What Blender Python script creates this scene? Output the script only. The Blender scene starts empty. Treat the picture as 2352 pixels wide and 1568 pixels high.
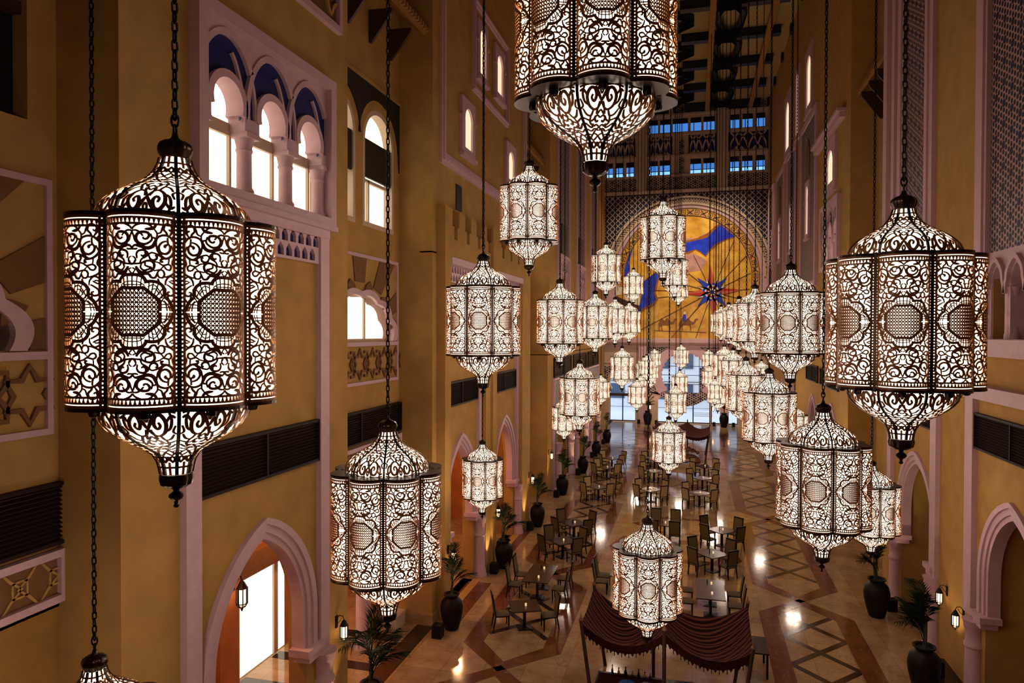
import bpy, bmesh, math, random
from mathutils import Vector, Matrix
from mathutils.geometry import tessellate_polygon
random.seed(7)
SC = bpy.context.scene
COL = SC.collection
PI = math.pi
rad = math.radians

# ------------------------------------------------------------------ camera
F, YAW, PITCH, ROLL, EYE = 1594.3, rad(14.708), rad(.770), rad(.171), 10.0
fw = Vector((-math.sin(YAW)*math.cos(PITCH), math.cos(YAW)*math.cos(PITCH), -math.sin(PITCH)))
r0 = Vector((math.cos(YAW), math.sin(YAW), 0)); u0 = r0.cross(fw)
ri = r0*math.cos(ROLL)+u0*math.sin(ROLL); up = -r0*math.sin(ROLL)+u0*math.cos(ROLL)
cam = bpy.data.cameras.new('camera'); co = bpy.data.objects.new('camera', cam); COL.objects.link(co)
cam.sensor_width = 36; cam.lens = F*36/2352; cam.clip_end = 400
m = Matrix((ri, up, -fw)).transposed().to_4x4(); m.translation = (0, 0, EYE)
co.matrix_world = m
SC.camera = co
# ------------------------------------------------------------------ world, exposure
W = bpy.data.worlds.new('world'); SC.world = W; W.use_nodes = True
bg = W.node_tree.nodes['Background']; bg.inputs[0].default_value = (.62, .78, 1, 1); bg.inputs[1].default_value = 2.6
vs = SC.view_settings; vs.view_transform = 'Standard'; vs.look = 'None'; vs.gamma = 1; vs.use_curve_mapping = False
vs.exposure = 0.12
cy = SC.cycles
cy.use_denoising = True; cy.max_bounces = 4; cy.diffuse_bounces = 3; cy.glossy_bounces = 2
cy.transmission_bounces = 2; cy.transparent_max_bounces = 4
cy.use_adaptive_sampling = True; cy.adaptive_threshold = .02
cy.caustics_reflective = False; cy.caustics_refractive = False; cy.sample_clamp_indirect = 6
LAMP_GLOW = 2.4
BULB_W = 1700
MURAL_W = 9000

# points of the hall, measured by looking through the camera at its walls and floor
def ray(x, y): return fw+ri*((x-1176)/F)-up*((y-784)/F)
EYEV = Vector((0, 0, EYE))
def onx(x, y, X): d = ray(x, y); return EYEV+d*(X/d.x)
def ony(x, y, Y): d = ray(x, y); return EYEV+d*(Y/d.y)

# ------------------------------------------------------------------ materials
def mat(name, col, rough=.6, metal=0, emit=0, ecol=None, noise=0, nscale=6, bump=0, bscale=60, col2=None, spec=.5, coat=0):
    mt = bpy.data.materials.new(name); mt.use_nodes = True
    nt = mt.node_tree; b = nt.nodes['Principled BSDF']
    b.inputs['Base Color'].default_value = (*col, 1); b.inputs['Roughness'].default_value = rough
    b.inputs['Metallic'].default_value = metal; b.inputs['Specular IOR Level'].default_value = spec
    if coat: b.inputs['Coat Weight'].default_value = coat
    if emit:
        b.inputs['Emission Color'].default_value = (*(ecol or col), 1); b.inputs['Emission Strength'].default_value = emit
    if noise or bump:
        tc = nt.nodes.new('ShaderNodeTexCoord')
    if noise:
        n = nt.nodes.new('ShaderNodeTexNoise'); n.inputs['Scale'].default_value = nscale; n.inputs['Detail'].default_value = 5
        nt.links.new(tc.outputs['Object'], n.inputs['Vector'])
        r = nt.nodes.new('ShaderNodeValToRGB')
        c2 = col2 or tuple(c*(1-noise) for c in col)
        r.color_ramp.elements[0].position = .35; r.color_ramp.elements[0].color = (*c2, 1)
        r.color_ramp.elements[1].position = .65; r.color_ramp.elements[1].color = (*col, 1)
        nt.links.new(n.outputs['Fac'], r.inputs['Fac']); nt.links.new(r.outputs['Color'], b.inputs['Base Color'])
    if bump:
        n2 = nt.nodes.new('ShaderNodeTexNoise'); n2.inputs['Scale'].default_value = bscale; n2.inputs['Detail'].default_value = 3
        nt.links.new(tc.outputs['Object'], n2.inputs['Vector'])
        bp = nt.nodes.new('ShaderNodeBump'); bp.inputs['Strength'].default_value = bump; bp.inputs['Distance'].default_value = .02
        nt.links.new(n2.outputs['Fac'], bp.inputs['Height']); nt.links.new(bp.outputs['Normal'], b.inputs['Normal'])
    return mt

def lantern_glass(name, strength, col, clear):
    """milky glass: glows, and lets part of the bulb's light straight through"""
    mt = bpy.data.materials.new(name); mt.use_nodes = True; nt = mt.node_tree
    out = nt.nodes['Material Output']; nt.nodes.remove(nt.nodes['Principled BSDF'])
    e = nt.nodes.new('ShaderNodeEmission'); e.inputs[0].default_value = (*col, 1); e.inputs[1].default_value = strength
    tr = nt.nodes.new('ShaderNodeBsdfTransparent'); mx = nt.nodes.new('ShaderNodeMixShader'); mx.inputs[0].default_value = clear
    nt.links.new(e.outputs[0], mx.inputs[1]); nt.links.new(tr.outputs[0], mx.inputs[2]); nt.links.new(mx.outputs[0], out.inputs[0])
    return mt

def screen_mat(name, solid, hole, scale, axes, r1=.19, r2=.125):
    """pierced screen: a hexagonal field of large and small round holes"""
    mt = bpy.data.materials.new(name); mt.use_nodes = True; nt = mt.node_tree; b = nt.nodes['Principled BSDF']
    b.inputs['Roughness'].default_value = .6
    tc = nt.nodes.new('ShaderNodeTexCoord'); sp = nt.nodes.new('ShaderNodeSeparateXYZ'); nt.links.new(tc.outputs['Object'], sp.inputs[0])
    cb = nt.nodes.new('ShaderNodeCombineXYZ')
    nt.links.new(sp.outputs[axes[0]], cb.inputs[0]); nt.links.new(sp.outputs[axes[1]], cb.inputs[1])
    def holes(sx, sy, off, rr):
        outs = []
        for o in ((0, 0), (.5, .5)):
            mp = nt.nodes.new('ShaderNodeMapping'); mp.inputs['Scale'].default_value = (sx, sy, 1)
            mp.inputs['Location'].default_value = (off[0]+o[0], off[1]+o[1], 0)
            nt.links.new(cb.outputs[0], mp.inputs[0])
            fr = nt.nodes.new('ShaderNodeVectorMath'); fr.operation = 'FRACTION'; nt.links.new(mp.outputs[0], fr.inputs[0])
            su = nt.nodes.new('ShaderNodeVectorMath'); su.operation = 'SUBTRACT'; su.inputs[1].default_value = (.5, .5, 0)
            nt.links.new(fr.outputs[0], su.inputs[0])
            ml = nt.nodes.new('ShaderNodeVectorMath'); ml.operation = 'MULTIPLY'; ml.inputs[1].default_value = (1/sx*scale, 1/sy*scale, 0)
            nt.links.new(su.outputs[0], ml.inputs[0])
            ln = nt.nodes.new('ShaderNodeVectorMath'); ln.operation = 'LENGTH'; nt.links.new(ml.outputs[0], ln.inputs[0])
            lt = nt.nodes.new('ShaderNodeMath'); lt.operation = 'LESS_THAN'; lt.inputs[1].default_value = rr
            nt.links.new(ln.outputs['Value'], lt.inputs[0]); outs.append(lt.outputs[0])
        mx = nt.nodes.new('ShaderNodeMath'); mx.operation = 'MAXIMUM'
        nt.links.new(outs[0], mx.inputs[0]); nt.links.new(outs[1], mx.inputs[1]); return mx.outputs[0]
    a = holes(scale/1.732, scale, (0, 0), r1)
    c = holes(scale/1.732*3, scale*3, (0, 0), r2)
    m2 = nt.nodes.new('ShaderNodeMath'); m2.operation = 'MAXIMUM'; nt.links.new(a, m2.inputs[0]); nt.links.new(c, m2.inputs[1])
    mix = nt.nodes.new('ShaderNodeMix'); mix.data_type = 'RGBA'
    mix.inputs[6].default_value = (*solid, 1); mix.inputs[7].default_value = (*hole, 1)
    nt.links.new(m2.outputs[0], mix.inputs[0]); nt.links.new(mix.outputs[2], b.inputs['Base Color'])
    return mt

def marble(name, c1, c2, vein, rough, tile=0, grout=(.2, .12, .06)):
    mt = bpy.data.materials.new(name); mt.use_nodes = True; nt = mt.node_tree; b = nt.nodes['Principled BSDF']
    b.inputs['Roughness'].default_value = rough; b.inputs['Specular IOR Level'].default_value = .5
    tc = nt.nodes.new('ShaderNodeTexCoord')
    n = nt.nodes.new('ShaderNodeTexNoise'); n.inputs['Scale'].default_value = 1.1; n.inputs['Detail'].default_value = 8; n.inputs['Roughness'].default_value = .65
    nt.links.new(tc.outputs['Object'], n.inputs['Vector'])
    r = nt.nodes.new('ShaderNodeValToRGB'); e = r.color_ramp.elements
    e[0].position = .32; e[0].color = (*c2, 1); e[1].position = .68; e[1].color = (*c1, 1)
    nt.links.new(n.outputs['Fac'], r.inputs['Fac'])
    n2 = nt.nodes.new('ShaderNodeTexNoise'); n2.inputs['Scale'].default_value = .8; n2.inputs['Detail'].default_value = 7; n2.inputs['Distortion'].default_value = 2.2
    nt.links.new(tc.outputs['Object'], n2.inputs['Vector'])
    v = nt.nodes.new('ShaderNodeValToRGB'); ve = v.color_ramp.elements
    ve[0].position = .485; ve[0].color = (0, 0, 0, 1); ve[1].position = .5; ve[1].color = (1, 1, 1, 1)
    x = ve.new(.515); x.color = (0, 0, 0, 1)
    nt.links.new(n2.outputs['Fac'], v.inputs['Fac'])
    mix = nt.nodes.new('ShaderNodeMix'); mix.data_type = 'RGBA'; mix.inputs[7].default_value = (*vein, 1)
    hf = nt.nodes.new('ShaderNodeMath'); hf.operation = 'MULTIPLY'; hf.inputs[1].default_value = .55
    nt.links.new(v.outputs['Color'], hf.inputs[0]); nt.links.new(hf.outputs[0], mix.inputs[0]); nt.links.new(r.outputs['Color'], mix.inputs[6])
    out = mix.outputs[2]
    if tile:
        br = nt.nodes.new('ShaderNodeTexBrick'); br.offset = 0; br.inputs['Scale'].default_value = 1
        br.inputs['Brick Width'].default_value = tile; br.inputs['Row Height'].default_value = tile
        br.inputs['Mortar Size'].default_value = .006; br.inputs['Mortar Smooth'].default_value = .1
        br.inputs['Color1'].default_value = (1, 1, 1, 1); br.inputs['Color2'].default_value = (.78, .78, .78, 1); br.inputs['Mortar'].default_value = (.5, .43, .38, 1)
        nt.links.new(tc.outputs['Object'], br.inputs['Vector'])
        m2 = nt.nodes.new('ShaderNodeMix'); m2.data_type = 'RGBA'; m2.blend_type = 'MULTIPLY'; m2.inputs[0].default_value = 1
        nt.links.new(out, m2.inputs[6]); nt.links.new(br.outputs['Color'], m2.inputs[7]); out = m2.outputs[2]
    nt.links.new(out, b.inputs['Base Color'])
    return mt

M = dict(
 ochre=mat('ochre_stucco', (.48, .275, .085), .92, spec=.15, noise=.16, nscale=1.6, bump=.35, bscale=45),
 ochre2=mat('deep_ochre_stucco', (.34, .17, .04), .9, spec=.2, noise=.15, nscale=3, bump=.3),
 rust=mat('orange_corridor_plaster', (.50, .17, .05), .8, noise=.2, nscale=2, bump=.2),
 rose=mat('rose_white_stone', (.62, .40, .46), .6, noise=.1, nscale=5, bump=.15, bscale=90),
 cream=mat('cream_stone', (.60, .44, .33), .6, noise=.1, nscale=5, bump=.15, bscale=90),
 navy2=mat('dark_navy_panel', (.004, .006, .05), .5),
 navy=mat('navy_panel', (.006, .009, .12), .45),
 brown=mat('brown_timber', (.05, .02, .012), .5, noise=.3, nscale=9),
 slat=mat('dark_slat', (.022, .011, .009), .6, spec=.15),
 black=mat('black_void', (.004, .004, .006), .5),
 darkglass=mat('dark_glass', (.006, .008, .012), .08),
 relief=mat('brown_relief', (.19, .085, .028), .8, noise=.15),
 winlit=mat('lit_window_glass', (1, .93, .72), .4, emit=1.35, ecol=(1, .90, .66)),
 winsoft=mat('soft_lit_window_glass', (1, .9, .7), .4, emit=.85, ecol=(1, .80, .52)),
 winhall=mat('lit_passage_glass', (1, .95, .8), .4, emit=1.3, ecol=(1, .93, .74)),
 winblue=mat('blue_lit_window_glass', (.1, .3, .7), .3, emit=.75, ecol=(.07, .27, .80)),
 winpale=mat('pale_blue_lit_glass', (.3, .6, 1), .3, emit=1.3, ecol=(.22, .52, 1)),
 metal=mat('dark_bronze', (.045, .024, .014), .32, metal=.85, noise=.3, nscale=40),
 filigree=mat('pierced_bronze', (.24, .088, .024), .42, metal=.3),
 iron=mat('black_iron', (.012, .010, .010), .45, metal=.5, spec=.3),
 glow=lantern_glass('glowing_lantern_glass', LAMP_GLOW, (1, .89, .69), .28),
 sconceglow=mat('glowing_sconce_glass', (1, .9, .8), .5, emit=4.5, ecol=(1, .62, .36)),
 floor=marble('cream_floor_marble', (.50, .33, .17), (.31, .18, .08), (.22, .12, .055), .085, tile=1.2),
 redm=marble('red_brown_marble', (.17, .055, .022), (.11, .032, .012), (.28, .12, .06), .10),
 darkm=marble("dark_emperador_marble", (.035, .018, .010), (.016, .009, .006), (.12, .07, .04), .12),
 wood=mat('black_lacquered_wood', (.012, .007, .005), .4, spec=.2),
 olive=mat('olive_upholstery', (.12, .078, .022), .8, bump=.3, bscale=120),
 beige=mat('beige_upholstery', (.50, .37, .16), .8, bump=.3, bscale=120),
 granite=mat('brown_granite', (.06, .032, .018), .16, spec=.35, noise=.7, nscale=28, col2=(.02, .011, .007)),
 cloth=mat('white_linen', (.75, .68, .62), .7),
 pot=mat('dark_clay_pot', (.013, .005, .004), .5, noise=.5, nscale=5, spec=.2),
 leaf=mat('palm_leaf', (.012, .022, .007), .75, noise=.4, nscale=9, spec=.12),
 stem=mat('palm_stem', (.07, .06, .025), .6),
 soil=mat('soil', (.02, .012, .008), .9),
 ceiling=mat('olive_ceiling', (.36, .24, .085), .8, bump=.2),
 outside=mat('white_facade', (.8, .8, .82), .7),
 outglass=mat('facade_glass', (.08, .12, .18), .15),
 paving=mat('pale_paving', (.72, .72, .74), .6),
 candle=mat('candle_wax', (.9, .8, .6), .4, emit=.6, ecol=(1, .7, .35)),
 blueplate=mat('blue_plate', (.03, .09, .3), .25, noise=.5, nscale=12),
 lilac=mat('lilac_plate', (.22, .16, .38), .25, noise=.5, nscale=14),
 silver=mat('silver_metal', (.7, .68, .65), .15, metal=1),
 redcloth=mat('dark_red_cloth', (.035, .008, .008), .95, noise=.6, nscale=14, spec=.05),
)
M['screen_rose'] = screen_mat('rose_pierced_screen', (.44, .27, .26), (.012, .014, .05), 1.9, (1, 2))
M['screen_fine'] = screen_mat('fine_pierced_screen', (.42, .30, .28), (.015, .012, .03), 2.2, (1, 2))
M['screen_far'] = screen_mat('far_pierced_screen', (.55, .42, .38), (.02, .015, .04), 1.25, (0, 2))
M['screen_dark'] = screen_mat('dark_pierced_screen', (.025, .012, .008), (.004, .003, .003), 6, (1, 2))

# ------------------------------------------------------------------ mesh helpers
def world(u, v, w): return (u, v, w)
def left(X=-8.6): return lambda u, v, w: (X+w, u, v)
def right(X=7.5): return lambda u, v, w: (X-w, u, v)
def far(Y=78.5): return lambda u, v, w: (u, Y-w, v)
class MB:
    def __init__(s, f=world): s.v = []; s.f = []; s.t = f
    def add(s, vs, fs):
        o = len(s.v); s.v += [s.t(*p) for p in vs]; s.f += [tuple(i+o for i in q) for q in fs]; return s
    def box(s, a0, a1, b0, b1, c0, c1):
        return s.add([(a, b, c) for a in (a0, a1) for b in (b0, b1) for c in (c0, c1)],
                     [(0, 1, 3, 2), (4, 6, 7, 5), (0, 4, 5, 1), (2, 3, 7, 6), (0, 2, 6, 4), (1, 5, 7, 3)])
    def plate(s, outer, holes, w0, w1):
        loops = [outer]+list(holes); pts = [p for l in loops for p in l]; n = len(pts)
        tris = tessellate_polygon([[Vector((p[0], p[1], 0)) for p in l] for l in loops])
        fs = [tuple(t) for t in tris]+[tuple(i+n for i in t) for t in tris]
        o = 0
        for l in loops:
            k = len(l)
            for i in range(k):
                j = (i+1) % k; fs.append((o+i, o+j, o+j+n, o+i+n))
            o += k
        return s.add([(p[0], p[1], w1) for p in pts]+[(p[0], p[1], w0) for p in pts], fs)
    def ribbon(s, pts, wid, w0, w1, closed=False):
        """flat band of given width along a 2-D line, standing from w0 to w1"""
        n = len(pts); L = []; R = []
        for i, p in enumerate(pts):
            a = pts[i-1] if i or closed else p; b = pts[(i+1) % n] if i < n-1 or closed else p
            dx, dy = b[0]-a[0], b[1]-a[1]; l = math.hypot(dx, dy) or 1
            h = (wid[i] if isinstance(wid, (list, tuple)) else wid)/2
            L.append((p[0]-dy/l*h, p[1]+dx/l*h)); R.append((p[0]+dy/l*h, p[1]-dx/l*h))
        vs = [(*q, w1) for q in L]+[(*q, w1) for q in R]+[(*q, w0) for q in L]+[(*q, w0) for q in R]
        fs = []
        for i in range(n if closed else n-1):
            j = (i+1) % n
            fs += [(i, j, n+j, n+i), (i, 2*n+i, 2*n+j, j), (n+i, n+j, 3*n+j, 3*n+i)]
        return s.add(vs, fs)
    def lathe(s, prof, seg=24, c=(0, 0, 0), flute=0, nf=8, cap=True):
        vs = []; fs = []; n = len(prof)
        for r, z in prof:
            for k in range(seg):
                a = 2*PI*k/seg; q = r*(1-flute*(1-abs(math.cos(a*nf/2)))) if flute else r
                vs.append((c[0]+q*math.cos(a), c[1]+q*math.sin(a), c[2]+z))
        for i in range(n-1):
            for k in range(seg):
                j = (k+1) % seg; fs.append((i*seg+k, i*seg+j, (i+1)*seg+j, (i+1)*seg+k))
        if cap: fs += [tuple(range(seg))[::-1], tuple((n-1)*seg+k for k in range(seg))]
        return s.add(vs, fs)
    def tube(s, pts, r, seg=8, closed=False):
        P = [Vector(p) for p in pts]; n = len(P); vs = []; fs = []; prev = None
        for i, p in enumerate(P):
            a = P[i-1] if i or closed else p; b = P[(i+1) % n] if i < n-1 or closed else p
            d = (b-a).normalized()
            if prev is None: x = d.orthogonal().normalized()
            else:
                x = prev-d*prev.dot(d); x = x.normalized() if x.length > 1e-6 else d.orthogonal().normalized()
            prev = x; y = d.cross(x); q = r[i] if isinstance(r, (list, tuple)) else r
            for k in range(seg):
                t = 2*PI*k/seg; vs.append(tuple(p+x*math.cos(t)*q+y*math.sin(t)*q))
        for i in range(n if closed else n-1):
            for k in range(seg):
                j = (k+1) % seg; i2 = (i+1) % n; fs.append((i*seg+k, i*seg+j, i2*seg+j, i2*seg+k))
        if not closed: fs += [tuple(range(seg))[::-1], tuple((n-1)*seg+k for k in range(seg))]
        return s.add(vs, fs)
    def mesh(s, name, m, smooth=False):
        me = bpy.data.meshes.new(name); me.from_pydata(s.v, [], s.f); me.materials.append(m)
        b = bmesh.new(); b.from_mesh(me); bmesh.ops.recalc_face_normals(b, faces=b.faces); b.to_mesh(me); b.free()
        if smooth:
            me.polygons.foreach_set('use_smooth', [True]*len(me.polygons))
            me.set_sharp_from_angle(angle=rad(40))
        return me
    def build(s, name, m, parent=None, smooth=False):
        return link(name, s.mesh(name, m, smooth), parent)
def link(name, me, parent=None, loc=None, rz=None):
    o = bpy.data.objects.new(name, me); COL.objects.link(o)
    if parent: o.parent = parent
    if loc: o.location = loc
    if rz is not None: o.rotation_euler.z = rz
    return o
def tag(o, label, cat, group=None, kind=None):
    o['label'] = label; o['category'] = cat
    if group: o['group'] = group
    if kind: o['kind'] = kind
    return o
def thing(name, label, cat, loc=(0, 0, 0), rz=0, group=None):
    return tag(link(name, None, None, loc, rz), label, cat, group)
CNT = {}
def struct(mb, name, m, numbered=False, smooth=False):
    if numbered: CNT[name] = CNT.get(name, 0)+1; name = '%s_%d' % (name, CNT[name])
    o = mb.build(name, m, None, smooth); o['kind'] = 'structure'; return o
def trim(mb, m=None, smooth=False): return struct(mb, 'trim', m or M['rose'], True, smooth)
def arc(cx, cz, r, a0, a1, n=16, ry=None):
    return [(cx+r*math.cos(rad(a0+(a1-a0)*i/n)), cz+(ry or r)*math.sin(rad(a0+(a1-a0)*i/n))) for i in range(n+1)]
def rect(a0, a1, b0, b1): return [(a0, b0), (a1, b0), (a1, b1), (a0, b1)]
def smoothline(P, n=5, closed=False):
    if len(P) < 3: return [tuple(p) for p in P]
    out = []; N = len(P)
    for i in range(N if closed else N-1):
        g = (lambda k: P[k % N]) if closed else (lambda k: P[max(0, min(N-1, k))])
        p0, p1, p2, p3 = g(i-1), g(i), g(i+1), g(i+2)
        for k in range(n):
            t = k/n
            out.append(tuple(.5*(2*b+(c-a)*t+(2*a-5*b+4*c-d)*t*t+(3*b-a-3*c+d)*t**3) for a, b, c, d in zip(p0, p1, p2, p3)))
    if not closed: out.append(tuple(P[-1]))
    return out
def pointed(c, w, z0, zs, za, n=14):
    """pointed arch outline standing on z0: springing zs, apex za, half width w"""
    h = za-zs; pts = [(c-w, z0), (c-w, zs)]
    R = (w*w+h*h)/(2*w)                 # arc centre on the springing line
    def side(sgn):
        out = []
        a1 = math.atan2(h, R-w)
        for i in range(n+1):
            a = a1*i/n
            out.append((c+sgn*(-R+w+R*math.cos(a)), zs+R*math.sin(a)*1.0))
        return out
    if h > w:
        l = side(-1); r = side(1)
    else:
        l = arc(c, zs, w, 180, 90, n, h); r = arc(c, zs, w, 0, 90, n, h)
    pts += l[1:]; pts += r[::-1][1:]; pts += [(c+w, z0)]
    return pts
def horseshoe(c, zc, r, z0, a=25, n=20, w=None):
    """round horseshoe arch: circle centre zc, jambs of half width w down to z0"""
    w = w or r*math.cos(rad(a))
    return [(c-w, z0), (c-w, zc-r*math.sin(rad(a)))]+arc(c, zc, r, 180+a, -a, n)+[(c+w, zc-r*math.sin(rad(a))), (c+w, z0)]

# ================================================================== SETTING
XL, XLB, XR, XRB, YF, TOP = -8.6, -9.8, 7.5, 8.7, 78.5, 34.8
struct(MB().box(-15, 14, -12, 79.5, -.3, 0), 'floor', M['floor'])
struct(MB().box(-15, 14, -12, 79.5, TOP, TOP+.3), 'ceiling', M['ceiling'])
struct(MB().box(-15, -14.7, -12, 79.5, 0, TOP), 'wall_left_outer', M['rust'])
struct(MB().box(13.7, 14, -12, 79.5, 0, TOP), 'wall_right_outer', M['rust'])
struct(MB().box(-15, 14, -12, -11.7, 0, TOP), 'wall_rear', M['ochre'])

# ---- left wall: projecting volumes (front at XL) and recessed bays (at XLB)
V1, V2, V3 = (8.85, 16.15), (22.1, 35.6), (41.3, 64.5)
ARCHES = []
def arch_trim(fr, c, w, za, zs, zb, lw=.34):
    """moulded pointed arch surround in two steps with a bracketed foot on each side"""
    a = pointed(c, w+lw, zb, zs, za+lw*.9); b = pointed(c, w+lw*.5, zb, zs, za+lw*.5); d = pointed(c, w, zb, zs, za)
    mb = MB(fr)
    mb.plate(a+b[::-1], [], 0, .10); mb.plate(b+d[::-1], [], 0, .05)
    mb.plate(d+pointed(c, w-.12, zb, zs, za-.14)[::-1], [], -.3, .0)
    for s in (-1, 1):
        mb.box(*sorted((c+s*(w-.25), c+s*(w+lw+.12))), zb-.16, zb, -.3, .22)
        mb.box(*sorted((c+s*(w-.12), c+s*(w+lw+.06))), zb-.34, zb-.16, -.25, .16)
    trim(mb)
def column(fr, c, z0, z1, r=.22, w=.02, m=None):
    o = fr(c, 0, w); mb = MB()
    mb.lathe([(r*1.3, z0), (r*1.3, z0+.12), (r*1.12, z0+.18), (r*1.12, z0+.3), (r, z0+.36), (r*.94, z1-.75), (r*1.08, z1-.72), (r*1.08, z1-.64), (r*.94, z1-.6), (r*.94, z1-.28),
              (r*1.1, z1-.22), (r*1.15, z1-.1), (r*1.3, z1)], 20, (o[0], o[1], 0))
    return struct(mb, 'column', m or M['rose'], False, True)
def louvre(fr, a0, a1, z0, z1, parts=2, w=.02):
    mb = MB(fr); n = 13
    for i in range(n):
        z = z0+(z1-z0)*(i+.5)/n; h = (z1-z0)/n*.28
        mb.add([(a0, z-h, w+.06), (a1, z-h, w+.06), (a1, z+h, w-.03), (a0, z+h, w-.03), (a0, z-h-.015, w+.05), (a1, z-h-.015, w+.05), (a1, z+h-.015, w-.04), (a0, z+h-.015, w-.04)],
               [(0, 1, 2, 3), (4, 7, 6, 5), (0, 4, 5, 1), (3, 2, 6, 7), (0, 3, 7, 4), (1, 5, 6, 2)])
    for k in range(1, parts):
        a = a0+(a1-a0)*k/parts; mb.box(a-.025, a+.025, z0, z1, w-.05, w+.08)
    for q in ((a0-.03, a0+.03, z0, z1), (a1-.03, a1+.03, z0, z1), (a0, a1, z0-.03, z0+.03), (a0, a1, z1-.03, z1+.03)):
        mb.box(*q, w-.05, w+.09)
    trim(mb, M['slat'])
    trim(MB(fr).box(a0, a1, z0, z1, -.02, w-.055), M['black'])

def framed(fr, a0, a1, z0, z1, t=.12, w0=0, w1=.1, m=None):
    return trim(MB(fr).plate(rect(a0-t, a1+t, z0-t, z1+t), [rect(a0, a1, z0, z1)], w0, w1), m)

def triple_window(fr, c, z0, mod=1.43, lit=True, scale=1.0, glass=True):
    """framed screen: three horseshoe arches on columns under interlaced arcs"""
    s = scale; half = 1.5*mod*s; z1 = z0+3.05*s; zc = z0+1.64*s; r = .43*s
    cs = [c+(k-1)*mod*s for k in range(3)]
    # outer frame block and inner fascia
    framed(fr, c-half, c+half, z0, z1, .24*s, -.02, .22)
    holes = [horseshoe(q, zc, r, z0+.05, 28) for q in cs]
    low = [rect(c-half, c+half, z0, z0+.01)]
    # tympanum plane (navy) and the arch plane in front
    zb0 = zc-.12*s; o_ = [(c-half, zb0)]
    for q in cs: o_ += horseshoe(q, zc, r+.07*s, zb0, 28)
    back = MB(fr).plate(o_+[(c+half, zb0), (c+half, z1), (c-half, z1)], [], -.02, .02)
    trim(back, M['navy'])
    mb = MB(fr)
    for q in cs:                        # thick arch rings, piers between
        o = horseshoe(q, zc, r+.15*s, zc-.45*s, 20, w=mod*s/2); i = horseshoe(q, zc, r, zc-.45*s, 28)
        mb.plate(arc(q, zc, r+.15*s, 200, -20, 20)+arc(q, zc, r, -20, 200, 20), [], -.30, .10)
    for k in range(4):
        q = c+(k-1.5)*mod*s; a, b = max(c-half, q-.23*s), min(c+half, q+.23*s)
        mb.box(a, b, zc-.42*s, zc-.16*s, -.30, .09); mb.box(a+.02, b-.02, zc-.52*s, zc-.42*s, -.30, .12)
    trim(mb)
    mb = MB(fr)
    zb_, ry, rx = zc-.05*s, 1.33*s, mod*s*.60
    inside = lambda p: c-half+.02 < p[0] < c+half-.02
    for k, q in enumerate([cs[0]-mod*s]+cs):   # interlaced arcs, stout up to the crossing and slim beyond it
        if k: mb.ribbon([p for p in arc(q, zb_, rx, 188, 36, 20, ry) if inside(p)], .12*s, .02, .10)
        t_ = [p for p in arc(q, zb_, rx, 36 if k else 30, -10, 8, ry) if inside(p)]
        if len(t_) > 1: mb.ribbon(t_, .07*s, .02, .08)
        if k: mb.ribbon(smoothline([(q+.13*s, zc+.96*s), (q+.26*s, zc+.78*s), (q+.42*s, zc+.4*s), (q+.56*s, zc-.1*s)], 6), .06*s, .02, .08)
    for k in range(4):                  # solid spandrels over the crossings
        q = cs[0]+(k-1)*mod*s
        P_ = [(q, z1)]+(arc(q, zb_, rx, 90, 36, 8, ry) if k else [(c-half, z1-.62*s)])+(arc(q+mod*s, zb_, rx, 144, 90, 8, ry) if k < 3 else [(c+half, z1-.62*s)])+[(q+mod*s, z1)]
        P_ = [(max(c-half, min(c+half, x)), z) for x, z in P_]; Q_ = []
        for p in P_:
            if not Q_ or math.hypot(p[0]-Q_[-1][0], p[1]-Q_[-1][1]) > 1e-4: Q_.append(p)
        mb.plate(Q_, [], 0, .07)
    trim(mb)
    for k in range(4):
        q = c+(k-1.5)*mod*s
        if k == 0: q += .1*s
        if k == 3: q -= .1*s
        o = fr(q, 0, -.10); mb = MB()
        mb.lathe([(.19*s, z0), (.19*s, z0+.1), (.15*s, z0+.16), (.145*s, zc-.8*s), (.17*s, zc-.76*s), (.15*s, zc-.7*s), (.19*s, zc-.52*s)], 16, (o[0], o[1], 0))
        struct(mb, 'column', M['rose'], False, True)
    mb = MB(fr).box(c-half, c+half, zc-.50*s, zc-.26*s, -.34, -.26)
    for q in cs:
        for e in (-1, 1): mb.box(q+e*(mod*s/2-.2*s)-.03, q+e*(mod*s/2-.2*s)+.03, z0, zc-.4*s, -.34, -.27)
    trim(mb, M['relief'] if not lit else M['cream'])
    if glass:
        CNT['window'] = CNT.get('window', 0)+1
        o = MB(fr).box(c-half, c+half, z0, z1-.9*s, -.40, -.36).build('window_%d' % CNT['window'], M['winlit'] if lit else M['winsoft']); o['kind'] = 'structure'

def small_window(fr, a0, a1, z0, z1, m=None):
    """little arched window in a stone surround with a sill and shoulder"""
    c = (a0+a1)/2; t = (a1-a0)*.16; w = (a1-a0)/2-t*1.4
    hole = horseshoe(c, z1-t-w*1.25, w*1.08, z0+t*1.2, 15, 12)
    mb = MB(fr).plate(rect(a0, a1, z0, z1), [hole], .0, .12)
    mb.box(a0-.06, a0+.1, z0+(z1-z0)*.62, z0+(z1-z0)*.68, 0, .16); mb.box(a1-.1, a1+.06, z0+(z1-z0)*.62, z0+(z1-z0)*.68, 0, .16)
    mb.box(a0-.04, a1+.04, z0-.08, z0+.06, 0, .2)
    trim(mb)
    CNT['window'] = CNT.get('window', 0)+1
    o = MB(fr).box(a0+t*.5, a1-t*.5, z0+t, z1-t, .01, .03).build('window_%d' % CNT['window'], m or M['winsoft']); o['kind'] = 'structure'

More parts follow.
